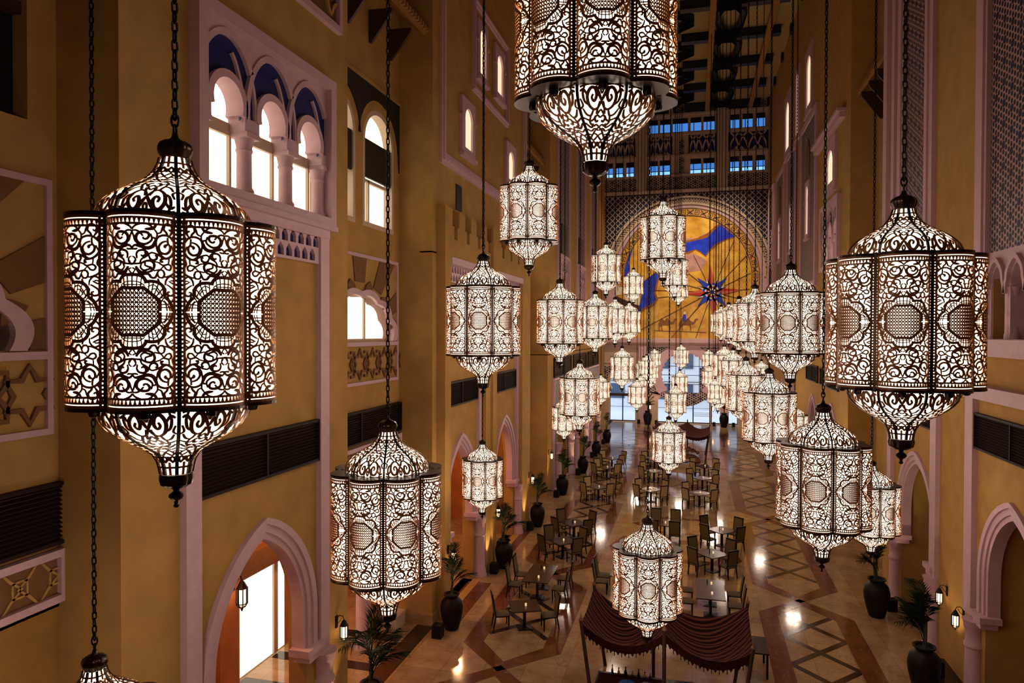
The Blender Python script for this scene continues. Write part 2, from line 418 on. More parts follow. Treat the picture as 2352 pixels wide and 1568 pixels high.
def lancet_frieze(fr, a0, a1, z0, z1, n):
    """two staggered rows of little pointed niches"""
    trim(MB(fr).box(a0, a1, z0, z1, -.01, .01), M['navy'])
    holes = []; p = (a1-a0)/n; h = (z1-z0)/2
    for row in (0, 1):
        for i in range(n-(row == 0)):
            c = a0+p*(i+.5+.5*(row == 0)); b = z0+.06+row*h
            holes.append([(c-p*.36, b), (c-p*.36, b+h*.45), (c-p*.2, b+h*.68), (c, b+h*.86), (c+p*.2, b+h*.68), (c+p*.36, b+h*.45), (c+p*.36, b)])
    trim(MB(fr).plate(rect(a0, a1, z0, z1), holes, .01, .09))

def star(cx, cz, r, r2, n=6, ph=90):
    return [(cx+(r if i % 2 == 0 else r2)*math.cos(rad(ph+i*180/n)), cz+(r if i % 2 == 0 else r2)*math.sin(rad(ph+i*180/n))) for i in range(2*n)]

def bay(X, fr, y1, ylen, lit):
    """recessed bay seen in the photo: lattice frieze, louvre, sunburst panel, arched windows. y1 is its far end"""
    y0 = y1-ylen; u0, u1 = y1-ylen+.35, y1-.34; c = (u0+u1)/2; zs = 9.7
    # wall with openings
    sc = lambda r, e: [(c+(r+e*abs(math.sin(rad(a)*6)))*math.cos(rad(a))*1.55, zs+(r+e*abs(math.sin(rad(a)*6)))*math.sin(rad(a))*.95) for a in range(0, 181, 3)]
    hole1 = sc(1.42, .10)
    hole1 = [(min(u1-.12, max(u0+.12, x)), z) for x, z in hole1]
    wins = []
    for k in (-1, 1):
        cc = c+k*1.36; wins.append([(cc-1.12, 13.25), (cc+1.12, 13.25)]+arc(cc, 15.9, 1.12, 0, 180, 18))
    holes = [hole1]
    if lit: holes += wins
    else: holes += [rect(c-2.5, c+2.6, 13.2, 17.0)]
    base = rect(y0-.3, y1+.1, 5.6, TOP)
    mb = MB(fr).plate(base, holes, -.35, 0)
    struct(mb, 'wall_left' if X < 0 else 'wall_right', M['ochre'])
    # pink lattice frieze
    framed(fr, y0+.2, y1-.16, 5.82, 6.42, .12, 0, .12)
    trim(MB(fr).box(y0, y1, 5.7, 6.55, 0, .03), M['relief'])
    mb = MB(fr); p = .62; n = int(ylen/p)+1
    for i in range(n):
        q = y1-.5-p*i
        mb.ribbon(star(q, 6.12, .34, .22, 4, 0), .045, .03, .06, True)
        mb.ribbon(star(q+p/2, 6.12, .16, .12, 4, 45), .035, .03, .06, True)
    trim(mb, M['ochre'])
    louvre(fr, y0+.05, y1-.05, 6.65, 7.58)
    # sunburst panel
    framed(fr, u0, u1, 8.48, 12.25, .1, 0, .07)
    R = lambda a, r: (c+r*math.cos(rad(a))*1.4, zs+r*math.sin(rad(a))*.98)
    mb = MB(fr); mb2 = MB(fr)
    for i in range(13):
        a0, a1 = i*180/13, (i+1)*180/13
        if i % 2 == 0:
            out = []
            for a in (a0, a1):
                d = (math.cos(rad(a))*1.4, math.sin(rad(a))*.98); t = min((u1-c)/abs(d[0]) if abs(d[0]) > 1e-6 else 99, (12.25-zs)/d[1] if d[1] > 1e-6 else 99)
                out.append((c+d[0]*t, zs+d[1]*t))
            mb.plate([R(a0, 1.85), R(a1, 1.85), out[1], out[0]], [], 0, .035)
        mb2.plate([R(a0, 1.55), R((a0+a1)/2, 1.62), R(a1, 1.55), R(a1-2, 1.8), R((a0+a1)/2, 1.95), R(a0+2, 1.8)], [], 0, .06) if i % 2 else None
    trim(mb, M['relief']); trim(mb2, M['relief'])
    o = [(min(u1, max(u0, x)), z) for x, z in sc(1.60, .12)]
    trim(MB(fr).plate(o+hole1[::-1], [], -.3, .11))
    trim(MB(fr).box(u0, u1, 9.56, 9.68, 0, .12))
    CNT['window'] = CNT.get('window', 0)+1
    g = MB(fr).box(u0+.1, u1-.1, 9.66, 11.6, -.34, -.3).build('window_%d' % CNT['window'], M['winlit'] if lit else M['darkglass']); g['kind'] = 'structure'
    mb = MB(fr).box(c+.8, c+.88, 9.68, 11.3, -.3, -.24).box(u0, u1, 9.68, 9.78, -.3, -.2)
    trim(mb, M['cream'] if lit else M['brown'])
    mb = MB(fr)
    k = -3
    while k <= 3:                       # row of joined six-pointed stars
        q = c+k*.86
        if lit or True:
            mb.ribbon(star(q, 9.02, .44, .26), .09, 0, .05, True)
            if k < 3:
                mb.ribbon([(q+.26, 9.38), (q+.5, 9.38), (q+.5, 9.2), (q+.36, 9.02), (q+.5, 8.84), (q+.5, 8.66), (q+.26, 8.66)], .08, 0, .05)
        k += 1
    trim(mb, M['relief'])
    # tall windows
    if lit:
        mb = MB(fr).plate([(y0+.2, 16.05), (c-2.5, 16.05)]+arc(c-1.36, 15.9, 1.42, 175, 5, 16)+arc(c+1.36, 15.9, 1.42, 175, 5, 16)+[(y1-.1, 15.4), (y1-.1, 17.68), (y0+.2, 17.68)], [], 0, .04)
        trim(mb, M['screen_dark'])
        for w_ in wins:
            cc = sum(p[0] for p in w_[:2])/2
            trim(MB(fr).plate(w_[:2]+arc(cc, 15.9, 1.12, 0, 180, 18), [arc(cc, 15.9, .98, 0, 180, 16)+[(cc-.98, 13.4), (cc+.98, 13.4)]], -.32, .0), M['cream'])
            trim(MB(fr).box(cc-1.12, cc+1.12, 14.8, 15.98, -.12, -.05), M['screen_dark'])
            trim(MB(fr).box(cc-.36, cc-.28, 13.3, 14.8, -.3, -.2).box(cc-1.1, cc+1.1, 14.7, 14.8, -.3, -.2), M['cream'])
            CNT['window'] = CNT.get('window', 0)+1
            g = MB(fr).box(cc-1.1, cc+1.1, 13.3, 17.0, -.34, -.3).build('window_%d' % CNT['window'], M['winlit']); g['kind'] = 'structure'
        trim(MB(fr).box(y0+.1, y1-.05, 17.68, 17.78, 0, .08), M['ochre'])
    else:
        CNT['window'] = CNT.get('window', 0)+1
        g = MB(fr).box(c-2.6, c+2.7, 13.1, 17.1, -.34, -.28).build('window_%d' % CNT['window'], M['darkglass']); g['kind'] = 'structure'
        trim(MB(fr).box(c-2.6, c+2.7, 14.8, 14.98, -.28, -.1).box(c+2.2, c+2.3, 13.1, 17.1, -.28, -.2), M['brown'])
    # bracketed roof
    if lit:
        ov = MB(fr)
        ov.add([(y0, 20.9, 0), (y1, 20.9, 0), (y1-.0, 20.2, 1.0), (y0, 20.2, 1.0), (y0, 20.75, 0), (y1, 20.75, 0), (y1, 19.95, .95), (y0, 19.95, .95)],
               [(0, 1, 2, 3), (4, 7, 6, 5), (3, 2, 6, 7), (0, 3, 7, 4), (1, 5, 6, 2), (0, 4, 5, 1)])
        for i in range(int(ylen/.22)):
            q = y0+.1+i*.22; ov.box(q, q+.11, 20.12, 20.26, .95, 1.08)
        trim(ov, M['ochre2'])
        for i in range(4):
            q = y0+.7+i*1.45
            trim(MB(fr).add([(q, 19.95, 0), (q, 18.95, 0), (q, 18.95, .1), (q, 19.78, .75), (q, 19.93, .78), (q+.1, 19.95, 0), (q+.1, 18.95, 0), (q+.1, 18.95, .1), (q+.1, 19.78, .75), (q+.1, 19.93, .78)],
                            [(0, 1, 2, 3, 4), (9, 8, 7, 6, 5), (0, 5, 6, 1), (1, 6, 7, 2), (2, 7, 8, 3), (3, 8, 9, 4), (4, 9, 5, 0)]), M['brown'])

fl, flb = left(XL), left(XLB)
bay(-1, flb, 8.95, 6.4, False)
bay(-1, flb, V2[0], V2[0]-V1[1], True)
bay(-1, flb, V3[0], V3[0]-V2[1], True)
struct(MB(flb).box(-12, 2.4, 0, TOP, -.35, 0), 'wall_left', M['ochre'])
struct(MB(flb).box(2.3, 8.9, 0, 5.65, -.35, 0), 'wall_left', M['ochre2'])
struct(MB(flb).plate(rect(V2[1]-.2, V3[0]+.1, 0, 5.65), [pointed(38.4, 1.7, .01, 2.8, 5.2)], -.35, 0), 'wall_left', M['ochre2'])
# bay B is open below the frieze, on columns
struct(MB(flb).box(V1[1]-.2, V2[0]+.1, 5.0, 5.65, -.35, 0), 'wall_left', M['ochre'])
column(flb, 17.6, 0, 4.0, .24, -.3); column(flb, 20.0, 0, 4.0, .24, -.3)
trim(MB(flb).box(21.3, 22.2, 0, .45, -.2, .25), M['cream'])
# volume 1
A1 = pointed(12.55, 1.62, -.01, 3.5, 5.85)
struct(MB(fl).plate(rect(V1[0], V1[1], 0, TOP), [A1, rect(10.6, 14.98, 12.7, 15.75)], -.45, 0), 'wall_left', M['ochre'])
struct(MB(fl).box(V1[0], V1[0]+.4, 0, TOP, -1.25, -.45), 'wall_left', M['ochre']); struct(MB(fl).box(V1[1]-.4, V1[1], 0, TOP, -1.25, -.45), 'wall_left', M['ochre'])
arch_trim(fl, 12.55, 1.62, 5.85, 3.5, 2.75)
column(fl, 14.78, 0, 2.42, .24, .1); column(fl, 10.3, 0, 2.42, .24, .1)
triple_window(fl, 12.79, 12.70, 1.44)
trim(MB(fl).box(10.13, 10.52, 2.42, 12.3, 0, .14)); trim(MB(fl).box(14.60, 14.99, 2.42, 12.3, 0, .14))
trim(MB(fl).box(10.13, 14.99, 12.2, 12.46, 0, .16)); trim(MB(fl).box(10.0, 15.2, 12.4, 12.52, 0, .26))
lancet_frieze(fl, 10.52, 14.62, 11.58, 12.22, 13)
louvre(fl, 10.53, 14.60, 7.0, 7.92)
# carved panel above, seen only at its corner
framed(fl, 11.2, 15.5, 17.5, 22, .16, 0, .14)
trim(MB(fl).box(11.2, 15.5, 17.5, 22, 0, .03), M['relief'])
mb = MB(fl)
for i in range(5):
    for j in range(4):
        mb.ribbon(smoothline(star(11.9+i*.82, 18.1+j*1.1, .44, .24, 4), 3, True), .09, .03, .09, True)
trim(mb, M['ochre'])
# volume 2 upper part
struct(MB(fl).box(V2[0], V2[1], 12.7, TOP, -1.25, 0), 'wall_left', M['ochre'])
struct(MB(fl).plate(rect(V2[0], V2[1], 0, 12.75), [pointed(25.1, 1.55, -.01, 3.5, 5.85), pointed(31.4, 1.55, -.01, 3.5, 5.85)], -.45, 0), 'wall_left', M['ochre'])
struct(MB(fl).box(V2[0], V2[0]+.4, 0, 12.7, -1.25, -.45), 'wall_left', M['ochre'])
# proud crenellated screen with two openings
out = [(22.5, 0), (35.3, 0), (35.3, 14.35)]
for q in (34.2, 32.8, 31.4, 30.0, 27.8, 26.4, 25.0, 23.6):
    out += [(q+.36, 14.35), (q+.36, 13.75), (q+.17, 13.75), (q+.17, 13.3), (q-.17, 13.3), (q-.17, 13.75), (q-.36, 13.75), (q-.36, 14.35)]
out += [(22.5, 14.35)]
struct(MB(fl).plate(out, [rect(23.1, 27.35, .02, 12.65), rect(29.0, 33.6, .02, 12.65)], 0, .32), 'wall_left', M['ochre'])
for (a0, a1, c) in ((23.1, 27.35, 25.1), (29.0, 33.6, 31.4)):
    arch_trim(fl, c, 1.55, 5.85, 3.5, 2.75)
    column(fl, c+2.0, 0, 2.42, .24, .12)
    louvre(fl, a0+.02, a1-.4, 7.3, 8.15)
    lancet_frieze(fl, a0+.05, a1-.35, 11.8, 12.4, 13)
    trim(MB(fl).box(a1-.32, a1, 2.42, 12.6, 0, .14)); trim(MB(fl).box(a0, a1, 12.4, 12.65, 0, .36))
trim(MB(fl).box(28.05, 28.35, 0, 14.35, .32, .42), M['ochre'])
# big moulding frame with little windows
def moulding(fr, a0, a1, z0, z1, t=.3):
    mb = MB(fr).plate(rect(a0, a1, z0, z1), [rect(a0+t, a1-t, z0+t, z1-t)], 0, .10)
    mb.plate(rect(a0+t*.3, a1-t*.3, z0+t*.3, z1-t*.3), [rect(a0+t*.65, a1-t*.65, z0+t*.65, z1-t*.65)], .08, .16); trim(mb)
moulding(fl, 22.75, 35.2, 15.9, 34, .42)
moulding(fl, 26.3, 31.65, 19.6, 23.35, .26)
small_window(fl, 24.9, 26.5, 16.75, 18.95); small_window(fl, 31.3, 33.05, 16.9, 18.95)
small_window(fl, 26.85, 28.25, 20.3, 22.7); small_window(fl, 29.35, 30.95, 20.35, 22.7)
trim(MB(fl).box(24.45, 25.1, 14.55, 15.5, 0, .03), M['black'])
# volume 3, far left
struct(MB(fl).box(V3[0], V3[1], 8.6, TOP, -1.25, 0), 'wall_left', M['ochre'])
a3 = [pointed(c, 1.9, -.01, 3.0, 5.9) for c in (46.2, 53.4, 60.6)]
struct(MB(fl).plate(rect(V3[0], V3[1], 0, 8.65), a3, -1.25, 0), 'wall_left', M['ochre'])
for c in (46.2, 53.4, 60.6):
    trim(MB(fl).plate(rect(c-3.3, c+3.3, .02, 6.9), [pointed(c, 1.95, .03, 3.0, 5.95)], 0, .08), M['screen_fine'])
    framed(fl, c-3.2, c+3.2, .1, 6.95, .14, 0, .14)
    column(fl, c+2.4, 0, 2.9, .28, .15); column(fl, c-2.4, 0, 2.9, .28, .15)
    louvre(fl, c-3.1, c+3.1, 7.15, 8.35)
    trim(MB(fl).box(c-1.9, c+1.9, 15.3, 30, 0, .05), M['screen_fine'])
    framed(fl, c-1.9, c+1.9, 12.0, 30.2, .22, 0, .14)
    trim(MB(fl).box(c-1.0, c+1.0, 14.9, 17.2, .05, .12), M['black'])
    triple_window(fl, c, 12.0, 1.1, False, .95, False)
trim(MB(fl).box(V3[0], V3[0]+.5, 9, 33, .0, .1), M['ochre'])
struct(MB(left(XLB)).box(V3[1]-.1, 79, 0, TOP, -.35, -.0), 'wall_left', M['ochre'])

# corridor behind the left arcade
struct(MB().box(-12.9, -12.6, 3, 79, 0, 6.6), 'wall_corridor_left', M['rust'])
struct(MB().box(-12.7, -9.85, 3, 79, 6.3, 6.6), 'ceiling_corridor', M['rust'])
mb = MB()
for y in (8.9, 15.87, 20.7, 27.9, 35.6, 41.5, 50, 57): mb.box(-12.65, -11.9, y-.4, y+.4, 0, 6.3)
struct(mb, 'wall_corridor_pier', M['rust'])
CNT['door'] = 1
g = MB().box(-12.6, -12.55, 17.1, 19.4, .05, 2.95).build('door_1', M['winhall']); g['kind'] = 'structure'
trim(MB().box(-12.58, -12.48, 18.75, 18.95, .05, 2.95), M['cream'])
trim(MB().box(-12.6, -12.3, 14.1, 19.8, 2.95, 3.6), M['relief'])

# ---- right wall
frr, frb = right(XR), right(XRB)
RV = (10.0, 31.2)
RA = [pointed(19.3, 1.55, -.01, 3.5, 5.6), pointed(26.85, 1.75, -.01, 3.5, 5.6)]
struct(MB(frr).plate(rect(RV[0], RV[1], 0, TOP), RA+[rect(16.6, 20.6, 9.85, 11.85)], -1.25, 0), 'wall_right', M['ochre'])
struct(MB(frr).box(-12, RV[0], 0, TOP, -1.25, 0), 'wall_right', M['ochre'])
arch_trim(frr, 19.3, 1.55, 5.6, 3.5, 2.55); arch_trim(frr, 26.85, 1.75, 5.6, 3.5, 2.55)
for y in (21.3, 17.2, 28.9, 24.7): column(frr, y, 0, 2.25, .23, .1)
for a0, a1 in ((21.5, 22.05), (24.45, 25.0), (16.6, 17.1), (29.6, 30.1)):
    trim(MB(frr).box(a0, a1, 2.25 if a0 > 17 else 2.25, 8.4, 0, .14))
louvre(frr, 17.1, 21.5, 6.9, 7.82); louvre(frr, 25.0, 29.6, 6.9, 7.82)
for a0, a1 in ((16.3, 22.3), (24.3, 30.3)):
    trim(MB(frr).box(a0, a1, 8.25, 8.5, 0, .22)); trim(MB(frr).box(a0, a1, 8.5, 8.62, 0, .32))
    trim(MB(frr).box(a0+.4, a1-.6, 9.42, 9.85, 0, .26))
# arcaded screen panel near right
for a0, a1, zz in ((16.3, 20.8, 34), (25.9, 28.4, 34)):
    cN = 4 if a0 < 20 else 3; p = (a1-a0)/cN
    hol = []
    for k in range(cN):
        c = a0+p*(k+.5); hol.append([(c-p*.36, 9.86), (c-p*.36, 11.2)]+arc(c, 11.3, p*.34, 190, 130, 5)+arc(c, 11.5, p*.2, 130, 50, 5)+arc(c, 11.3, p*.34, 50, -10, 5)+[(c+p*.36, 11.2), (c+p*.36, 9.86)])
    trim(MB(frr).plate(rect(a0, a1, 9.85, 12.1), hol, -.35, .03), M['rose'])
    mb = MB(frr)
    for k in range(cN):
        c = a0+p*(k+.5)
        mb.ribbon([(c-p*.5, 11.0), (c-p*.46, 11.2)]+arc(c, 11.35, p*.40, 180, 125, 5)+arc(c, 11.62, p*.22, 130, 50, 6)+arc(c, 11.35, p*.40, 55, 0, 5)+[(c+p*.46, 11.2), (c+p*.5, 11.0)], .12, .03, .13)
    trim(mb)
    for k in range(cN+1): column(frr, a0+p*k, 9.85, 11.15, .15, -.1)
    trim(MB(frr).plate(rect(a0, a1, 11.9, zz), [], -.02, .02), M['screen_rose'])
    trim(MB(frr).plate(rect(a0-.75, a1+.75, 9.4, zz+.5), [rect(a0, a1, 9.8, zz)], 0, .14))
    trim(MB(frr).plate(rect(a0-.4, a1+.4, 9.6, zz+.3), [rect(a0-.12, a1+.12, 9.75, zz+.1)], .12, .2))
    trim(MB(frr).box(a0, a1, 9.8, 12, -.9, -.85), M['darkglass'])
# right moulding pair near the bay
for a0, a1 in ((29.5, 29.9), (30.6, 31.1)): trim(MB(frr).box(a0, a1, 8.5, TOP, 0, .16))
struct(MB(frb).box(RV[1]-.1, 38.0, 0, TOP, -.3, 0), 'wall_right', M['ochre'])
mb = MB(frb)
mb.add([(31, 22.7, 0), (37.9, 22.7, 0), (37.9, 21.9, 1.0), (31, 21.9, 1.0), (31, 22.5, 0), (37.9, 22.5, 0), (37.9, 21.65, .95), (31, 21.65, .95)],
       [(0, 1, 2, 3), (4, 7, 6, 5), (3, 2, 6, 7), (0, 3, 7, 4), (1, 5, 6, 2), (0, 4, 5, 1)])
for i in range(30): mb.box(31.1+i*.22, 31.2+i*.22, 21.8, 21.95, .95, 1.08)
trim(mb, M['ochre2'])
for i in range(4):
    q = 32.3+i*1.5
    trim(MB(frb).add([(q, 21.65, 0), (q, 20.3, 0), (q, 20.3, .12), (q, 21.4, .95), (q, 21.65, .98), (q+.1, 21.65, 0), (q+.1, 20.3, 0), (q+.1, 20.3, .12), (q+.1, 21.4, .95), (q+.1, 21.65, .98)],
                     [(0, 1, 2, 3, 4), (9, 8, 7, 6, 5), (0, 5, 6, 1), (1, 6, 7, 2), (2, 7, 8, 3), (3, 8, 9, 4), (4, 9, 5, 0)]), M['brown'])
R3 = (38.0, 79)
ar = [pointed(c, 1.7, -.01, 3.0, 5.8) for c in (42.2, 48.6, 57.8, 64.5, 71)]
struct(MB(frr).plate(rect(R3[0], R3[1], 0, TOP), ar+[rect(40.4, 45.2, 13.9, 17.3)], -1.25, 0), 'wall_right', M['ochre'])
struct(MB(frr).box(38.1, 78, 0, 7, -1.6, -1.3), 'wall_right', M['rust'])
for c in (42.2, 48.6, 57.8, 64.5, 71): arch_trim(frr, c, 1.7, 5.8, 3.0, 2.7)
triple_window(frr, 42.8, 13.9, 1.5, False, 1.08)
louvre(frr, 40.2, 45.6, 6.9, 7.9); louvre(frr, 46.6, 51, 6.9, 7.9)
small_window(frr, 41.4, 44.4, 17.95, 21.0)
mb = MB(frr).box(39.2, 47.4, 21.2, 21.5, 0, .3).box(39.1, 47.5, 21.5, 21.65, 0, .45); trim(mb)
small_window(frr, 49.4, 52.4, 24.9, 29.4)
small_window(frr, 60.2, 64.0, 24.6, 30.0)
small_window(frr, 55.4, 57.2, 24.6, 30.0)
for a0, a1, z1 in ((47.5, 54.2, 24.6), (56.6, 62, 24.6), (64, 70, 24.6), (72, 77, 24.6)):
    framed(frr, a0+.4, a1-.4, 13.4, z1-.4, .4, 0, .16)
    trim(MB(frr).box(a0+.4, a1-.4, 13.4, z1-.4, 0, .06), M['screen_fine'])
    c = (a0+a1)/2; small_window(right(XR-.06), c-.8, c+.8, 16.4, 20.3)
    trim(MB(frr).plate(pointed(c, .62, 20.6, 22, 23.2), [], .06, .13), M['relief'])
struct(MB().box(10.6, 10.9, -11, 38, 0, 6.8), 'wall_corridor_right', M['rust'])
struct(MB().box(8.7, 10.9, -11, 38, 6.3, 6.6), 'ceiling_corridor', M['rust'])

# ---- far wall
FS = 1/21.58
def fx(px): return (px-1601)*FS
def fz(px, py): return ony(px, py, YF).z
ff = far(YF)
cD = -1.02
door_c = horseshoe(cD, 5.3, 2.45, 3.3, 38, 28)
# lower part of the central door widens again under the horseshoe
door_c = [(-3.85, .01), (-3.85, 2.3)]+arc(-3.15, 2.3, .7, 180, 110, 5)+arc(cD, 5.35, 2.5, 222, -42, 30)+arc(1.1, 2.3, .7, 70, 0, 5)+[(1.8, 2.3), (1.8, .01)]
sidel = [(-9.2, .01), (-9.2, 3.4)]+arc(-7.9, 4.4, 1.25, 215, -35, 20)+[(-6.3, 3.4), (-6.3, .01)]
sider = [(x+10.9, z) for x, z in sidel]
wins = []
FW_ROWS = ((27.35, 29.0), (32.0, 33.5))
crop = lambda x: fx(1370+x/5.6)
FW_X = [(crop(a), crop(b)) for a, b in ((125, 212), (255, 355), (390, 495), (690, 808), (835, 970), (1230, 1366), (1395, 1540), (1733, 1843), (1880, 2008), (2050, 2160))]
MIDW = (crop(1000), crop(1195))
for r_, (z0, z1) in enumerate(FW_ROWS):
    for a, b in FW_X: wins.append(rect(a, b, z0, z1))
    if r_ == 1: wins.append(rect(*MIDW, z0, z1))
struct(MB(ff).plate(rect(-11, 9.2, 0, TOP), [door_c, sidel, sider]+wins, -.5, 0), 'wall_far', M['cream'])
CNT['window'] += 1
g = MB(ff).box(-10.8, 9, 31.8, 33.7, -.62, -.58).build('window_%d' % CNT['window'], M['winblue']); g['kind'] = 'structure'
CNT['window'] += 1
g = MB(ff).box(-10.8, 9, 27.2, 29.2, -.62, -.58).build('window_%d' % CNT['window'], M['winblue']); g['kind'] = 'structure'
CNT['window'] += 1
mb = MB(ff)
for a, b in FW_X: mb.box(a, b, 27.35, 27.85, -.57, -.55)
g = mb.build('window_%d' % CNT['window'], M['winpale']); g['kind'] = 'structure'
mb = MB(ff)
for (z0, z1) in FW_ROWS:
    for a, b in FW_X+[MIDW]:
        mb.box(a, b, z1-.55, z1, -.3, -.2); mb.box(a+(b-a)*.3-.04, a+(b-a)*.3+.04, z0, z1, -.5, -.4)
        if z0 < 30: mb.box(a, b, z0+.48, z0+.55, -.5, -.4)
trim(mb, M['black'])
# pilasters, ledges and star friezes
for a, b in ((1465, 1487), (1648, 1674)): trim(MB(ff).box(fx(a), fx(b), 25.4, 34.6, 0, .35), M['cream'])
for z, h, d in ((25.35, .3, .4), (27.1, .22, .3), (29.2, .25, .3), (31.6, .25, .3), (33.75, .2, .3)): trim(MB(ff).box(-10.8, 8.6, z, z+h, 0, d), M['cream'])
trim(MB(ff).box(-10.5, 8.4, 25.7, 27.05, .02, .1), M['screen_far']); trim(MB(ff).box(-10.5, 8.4, 34.0, 34.7, .02, .1), M['screen_far'])
trim(MB(ff).box(crop(1090), crop(1150), 27.5, 31, .02, .1), M['screen_far'])
for a, b in ((crop(130), crop(500)), (crop(700), crop(985)), (crop(1215), crop(1550)), (crop(1720), crop(2185))):
    trim(MB(ff).box(a, b, 29.6, 31.5, .01, .04), M['navy'])
    n = 3 if b-a > 3.2 else 2
    n = 3 if a > 4 or a < -9 else 2
    mb = MB(ff); p = (b-a)/n
    for k in range(n+1):
        c = a+p*k
        for s in (-1, 1):
            e = [(c, 31.6), (c+s*p*.3, 31.0), (c+s*p*.45, 30.3), (c+s*p*.5, 29.6)]
            e2 = [(c, 29.6), (c+s*p*.1, 30.4), (c+s*p*.35, 31.2), (c+s*p*.6, 31.5)]
            for q in (e, e2):
                pts = [(min(b, max(a, x)), z) for x, z in smoothline(q, 5)]; mb.ribbon(pts, .16, .04, .12)
    for k in range(n): mb.plate(arc(a+p*(k+.5), 29.5, p*.3, 0, 180, 10), [], .04, .12)
    mb.box(a, b, 29.25, 29.65, .0, .14)
    trim(mb, M['cream'])
# square field of ogee lattice round the great arch
CX, CZ, RM = -.86, 16.0, 7.65
trim(MB(ff).plate([(-10.25, CZ)]+arc(CX, CZ, 8.6, 180, 0, 48)+[(8.0, CZ), (8.0, 25.3), (-10.25, 25.3)], [], .0, .04), M['navy2'])
mb = MB(ff); p = .62
k = 0; x = -10.2
while x < 8.0:
    for s in (-1, 1):
        run = []
        z = 16.0
        while z < 25.3:
            q = (x+s*p*.44*math.cos((z-16)*PI/.62)*(1-.25*abs(math.sin((z-16)*PI/.62))), z)
            inside = math.hypot(q[0]-CX, q[1]-CZ) > 8.95 and -10.2 < q[0] < 7.95
            if inside: run.append(q)
            elif len(run) > 1: mb.ribbon(run, .075, .04, .10); run = []
            else: run = []
            z += .1
        if len(run) > 1: mb.ribbon(run, .075, .04, .10)
    x += p
trim(mb, M['cream'])
# arch bands
ring = lambda a, b, w0, w1, z=None: MB(ff).plate(arc(CX, CZ, b, 180, 0, 60)+arc(CX, CZ, a, 0, 180, 60), [], w0, w1)
trim(ring(8.75, 8.95, 0, .2), M['cream']); trim(ring(8.0, 8.22, 0, .25), M['cream']); trim(ring(7.65, 8.0, 0, .12), M['rose'])
mb = MB(ff)
for i in range(46):
    a = 180*(i+.5)/46
    P = lambda da, r: (CX+r*math.cos(rad(a+da)), CZ+r*math.sin(rad(a+da)))
    mb.ribbon([P(-1.95, 8.22), P(-1.6, 8.5), P(0, 8.78), P(1.6, 8.5), P(1.95, 8.22)], .06, .04, .12)
    mb.ribbon([P(-1.95, 8.78), P(0, 8.35), P(1.95, 8.78)], .05, .04, .1)
trim(mb, M['cream'])
for s in (-1, 1):   # straight feet of the arch bands
    trim(MB(ff).box(*sorted((CX+s*7.65, CX+s*8.9)), 9.3, CZ, 0, .15), M['rose'])
trim(MB(ff).box(-10.9, 9, 8.9, 9.25, 0, .45), M['rose']); trim(MB(ff).box(-10.9, 9, 8.45, 8.6, 0, .25), M['rose']); trim(MB(ff).box(-10.9, 9, 9.25, 9.4, 0, .3), M['cream'])
# screens round the doors
trim(MB(ff).plate(rect(-5.0, 2.7, 3.4, 8.4), [[(min(2.65, max(-4.95, q[0])), q[1]) for q in arc(cD, 5.35, 3.45, 0, 360, 44)[:-1]]], .01, .06), M['screen_far'])
trim(MB(ff).plate(arc(cD, 5.35, 3.45, 218, -38, 40)+arc(cD, 5.35, 2.5, -42, 222, 40), [], .0, .12), M['rose'])
trim(MB(ff).plate(arc(cD, 5.35, 2.6, 222, -42, 60)+[(cD+(2.5-(.16 if i % 2 else 0))*math.cos(rad(-42+264*i/44)), 5.35+(2.5-(.16 if i % 2 else 0))*math.sin(rad(-42+264*i/44))) for i in range(45)], [], -.3, .02), M['rose'])
for ox in (0, 10.9):
    trim(MB(ff).plate(rect(-10.3+ox, -6.0+ox, 3.4, 6.2), [[(q[0]+ox, max(3.45, q[1])) for q in arc(-7.9, 4.6, 1.55, 0, 360, 40)[:-1]]], .01, .06), M['screen_far'])
    framed(ff, -10.0+ox, -6.2+ox, 6.7, 8.1, .12, 0, .08, M['rose'])
for a in (-5.95, 2.75): trim(MB(ff).box(a, a+.9, .02, 8.45, 0, .3), M['rose'])
# glazed doors: frames and transoms
for n_, (a0, a1, zt, split) in enumerate(((-3.9, 1.85, 3.25, 3), (-9.2, -6.3, 3.0, 2), (1.7, 4.6, 3.0, 2))):
    mb = MB(ff)
    for k in range(split+1):
        q = a0+(a1-a0)*k/split; mb.box(q-.06, q+.06, .02, zt, -.42, -.32)
    mb.box(a0, a1, zt-.15, zt+.15, -.42, -.32).box(a0, a1, .02, .14, -.42, -.32)
    struct(mb, 'door', M['brown'], True)
mb = MB(ff)
for x in (-2.6, -1.02, .55): mb.box(x-.03, x+.03, 3.3, 7.8, -.42, -.36)
for z in (4.3, 5.3, 6.3): mb.box(-3.5, 1.5, z-.03, z+.03, -.42, -.36)
trim(mb, M['darkglass'])
# outdoors beyond the doors
tag(MB().box(-30, 28, 79.6, 96, -.35, -.05).build('pavement', M['paving']), 'pale sunlit paving outside the far glass doors', 'pavement', kind='structure')
t = thing('facade', 'white daylit building facade with windows seen through the far doors', 'building', (0, 95, 0))
MB().box(-30, 28, 0, .6, 0, 14).build('wall', M['outside'], t)
for x in range(-14, 12, 3):
    for z in (1.1, 5.2): MB().box(x, x+1.9, -.12, 0, z, z+2.0).build('window', M['outglass'], t)
MB().box(-30, 28, -.9, 0, 7.6, 8.1).build('cornice', M['outside'], t)
for z in (1.7, 3.4): MB().box(-30, 28, -.3, -.2, z, z+.08).build('railing', M['iron'], t)
# steps outside
t = thing('outdoor_steps', 'low stone steps outside the central glass doors', 'steps', (-1, 86, -.05))
for i in range(3): MB().box(1-.0, 3.2, i*.3, 1.2, i*.16, i*.16+.16).build('step', M['outside'], t)

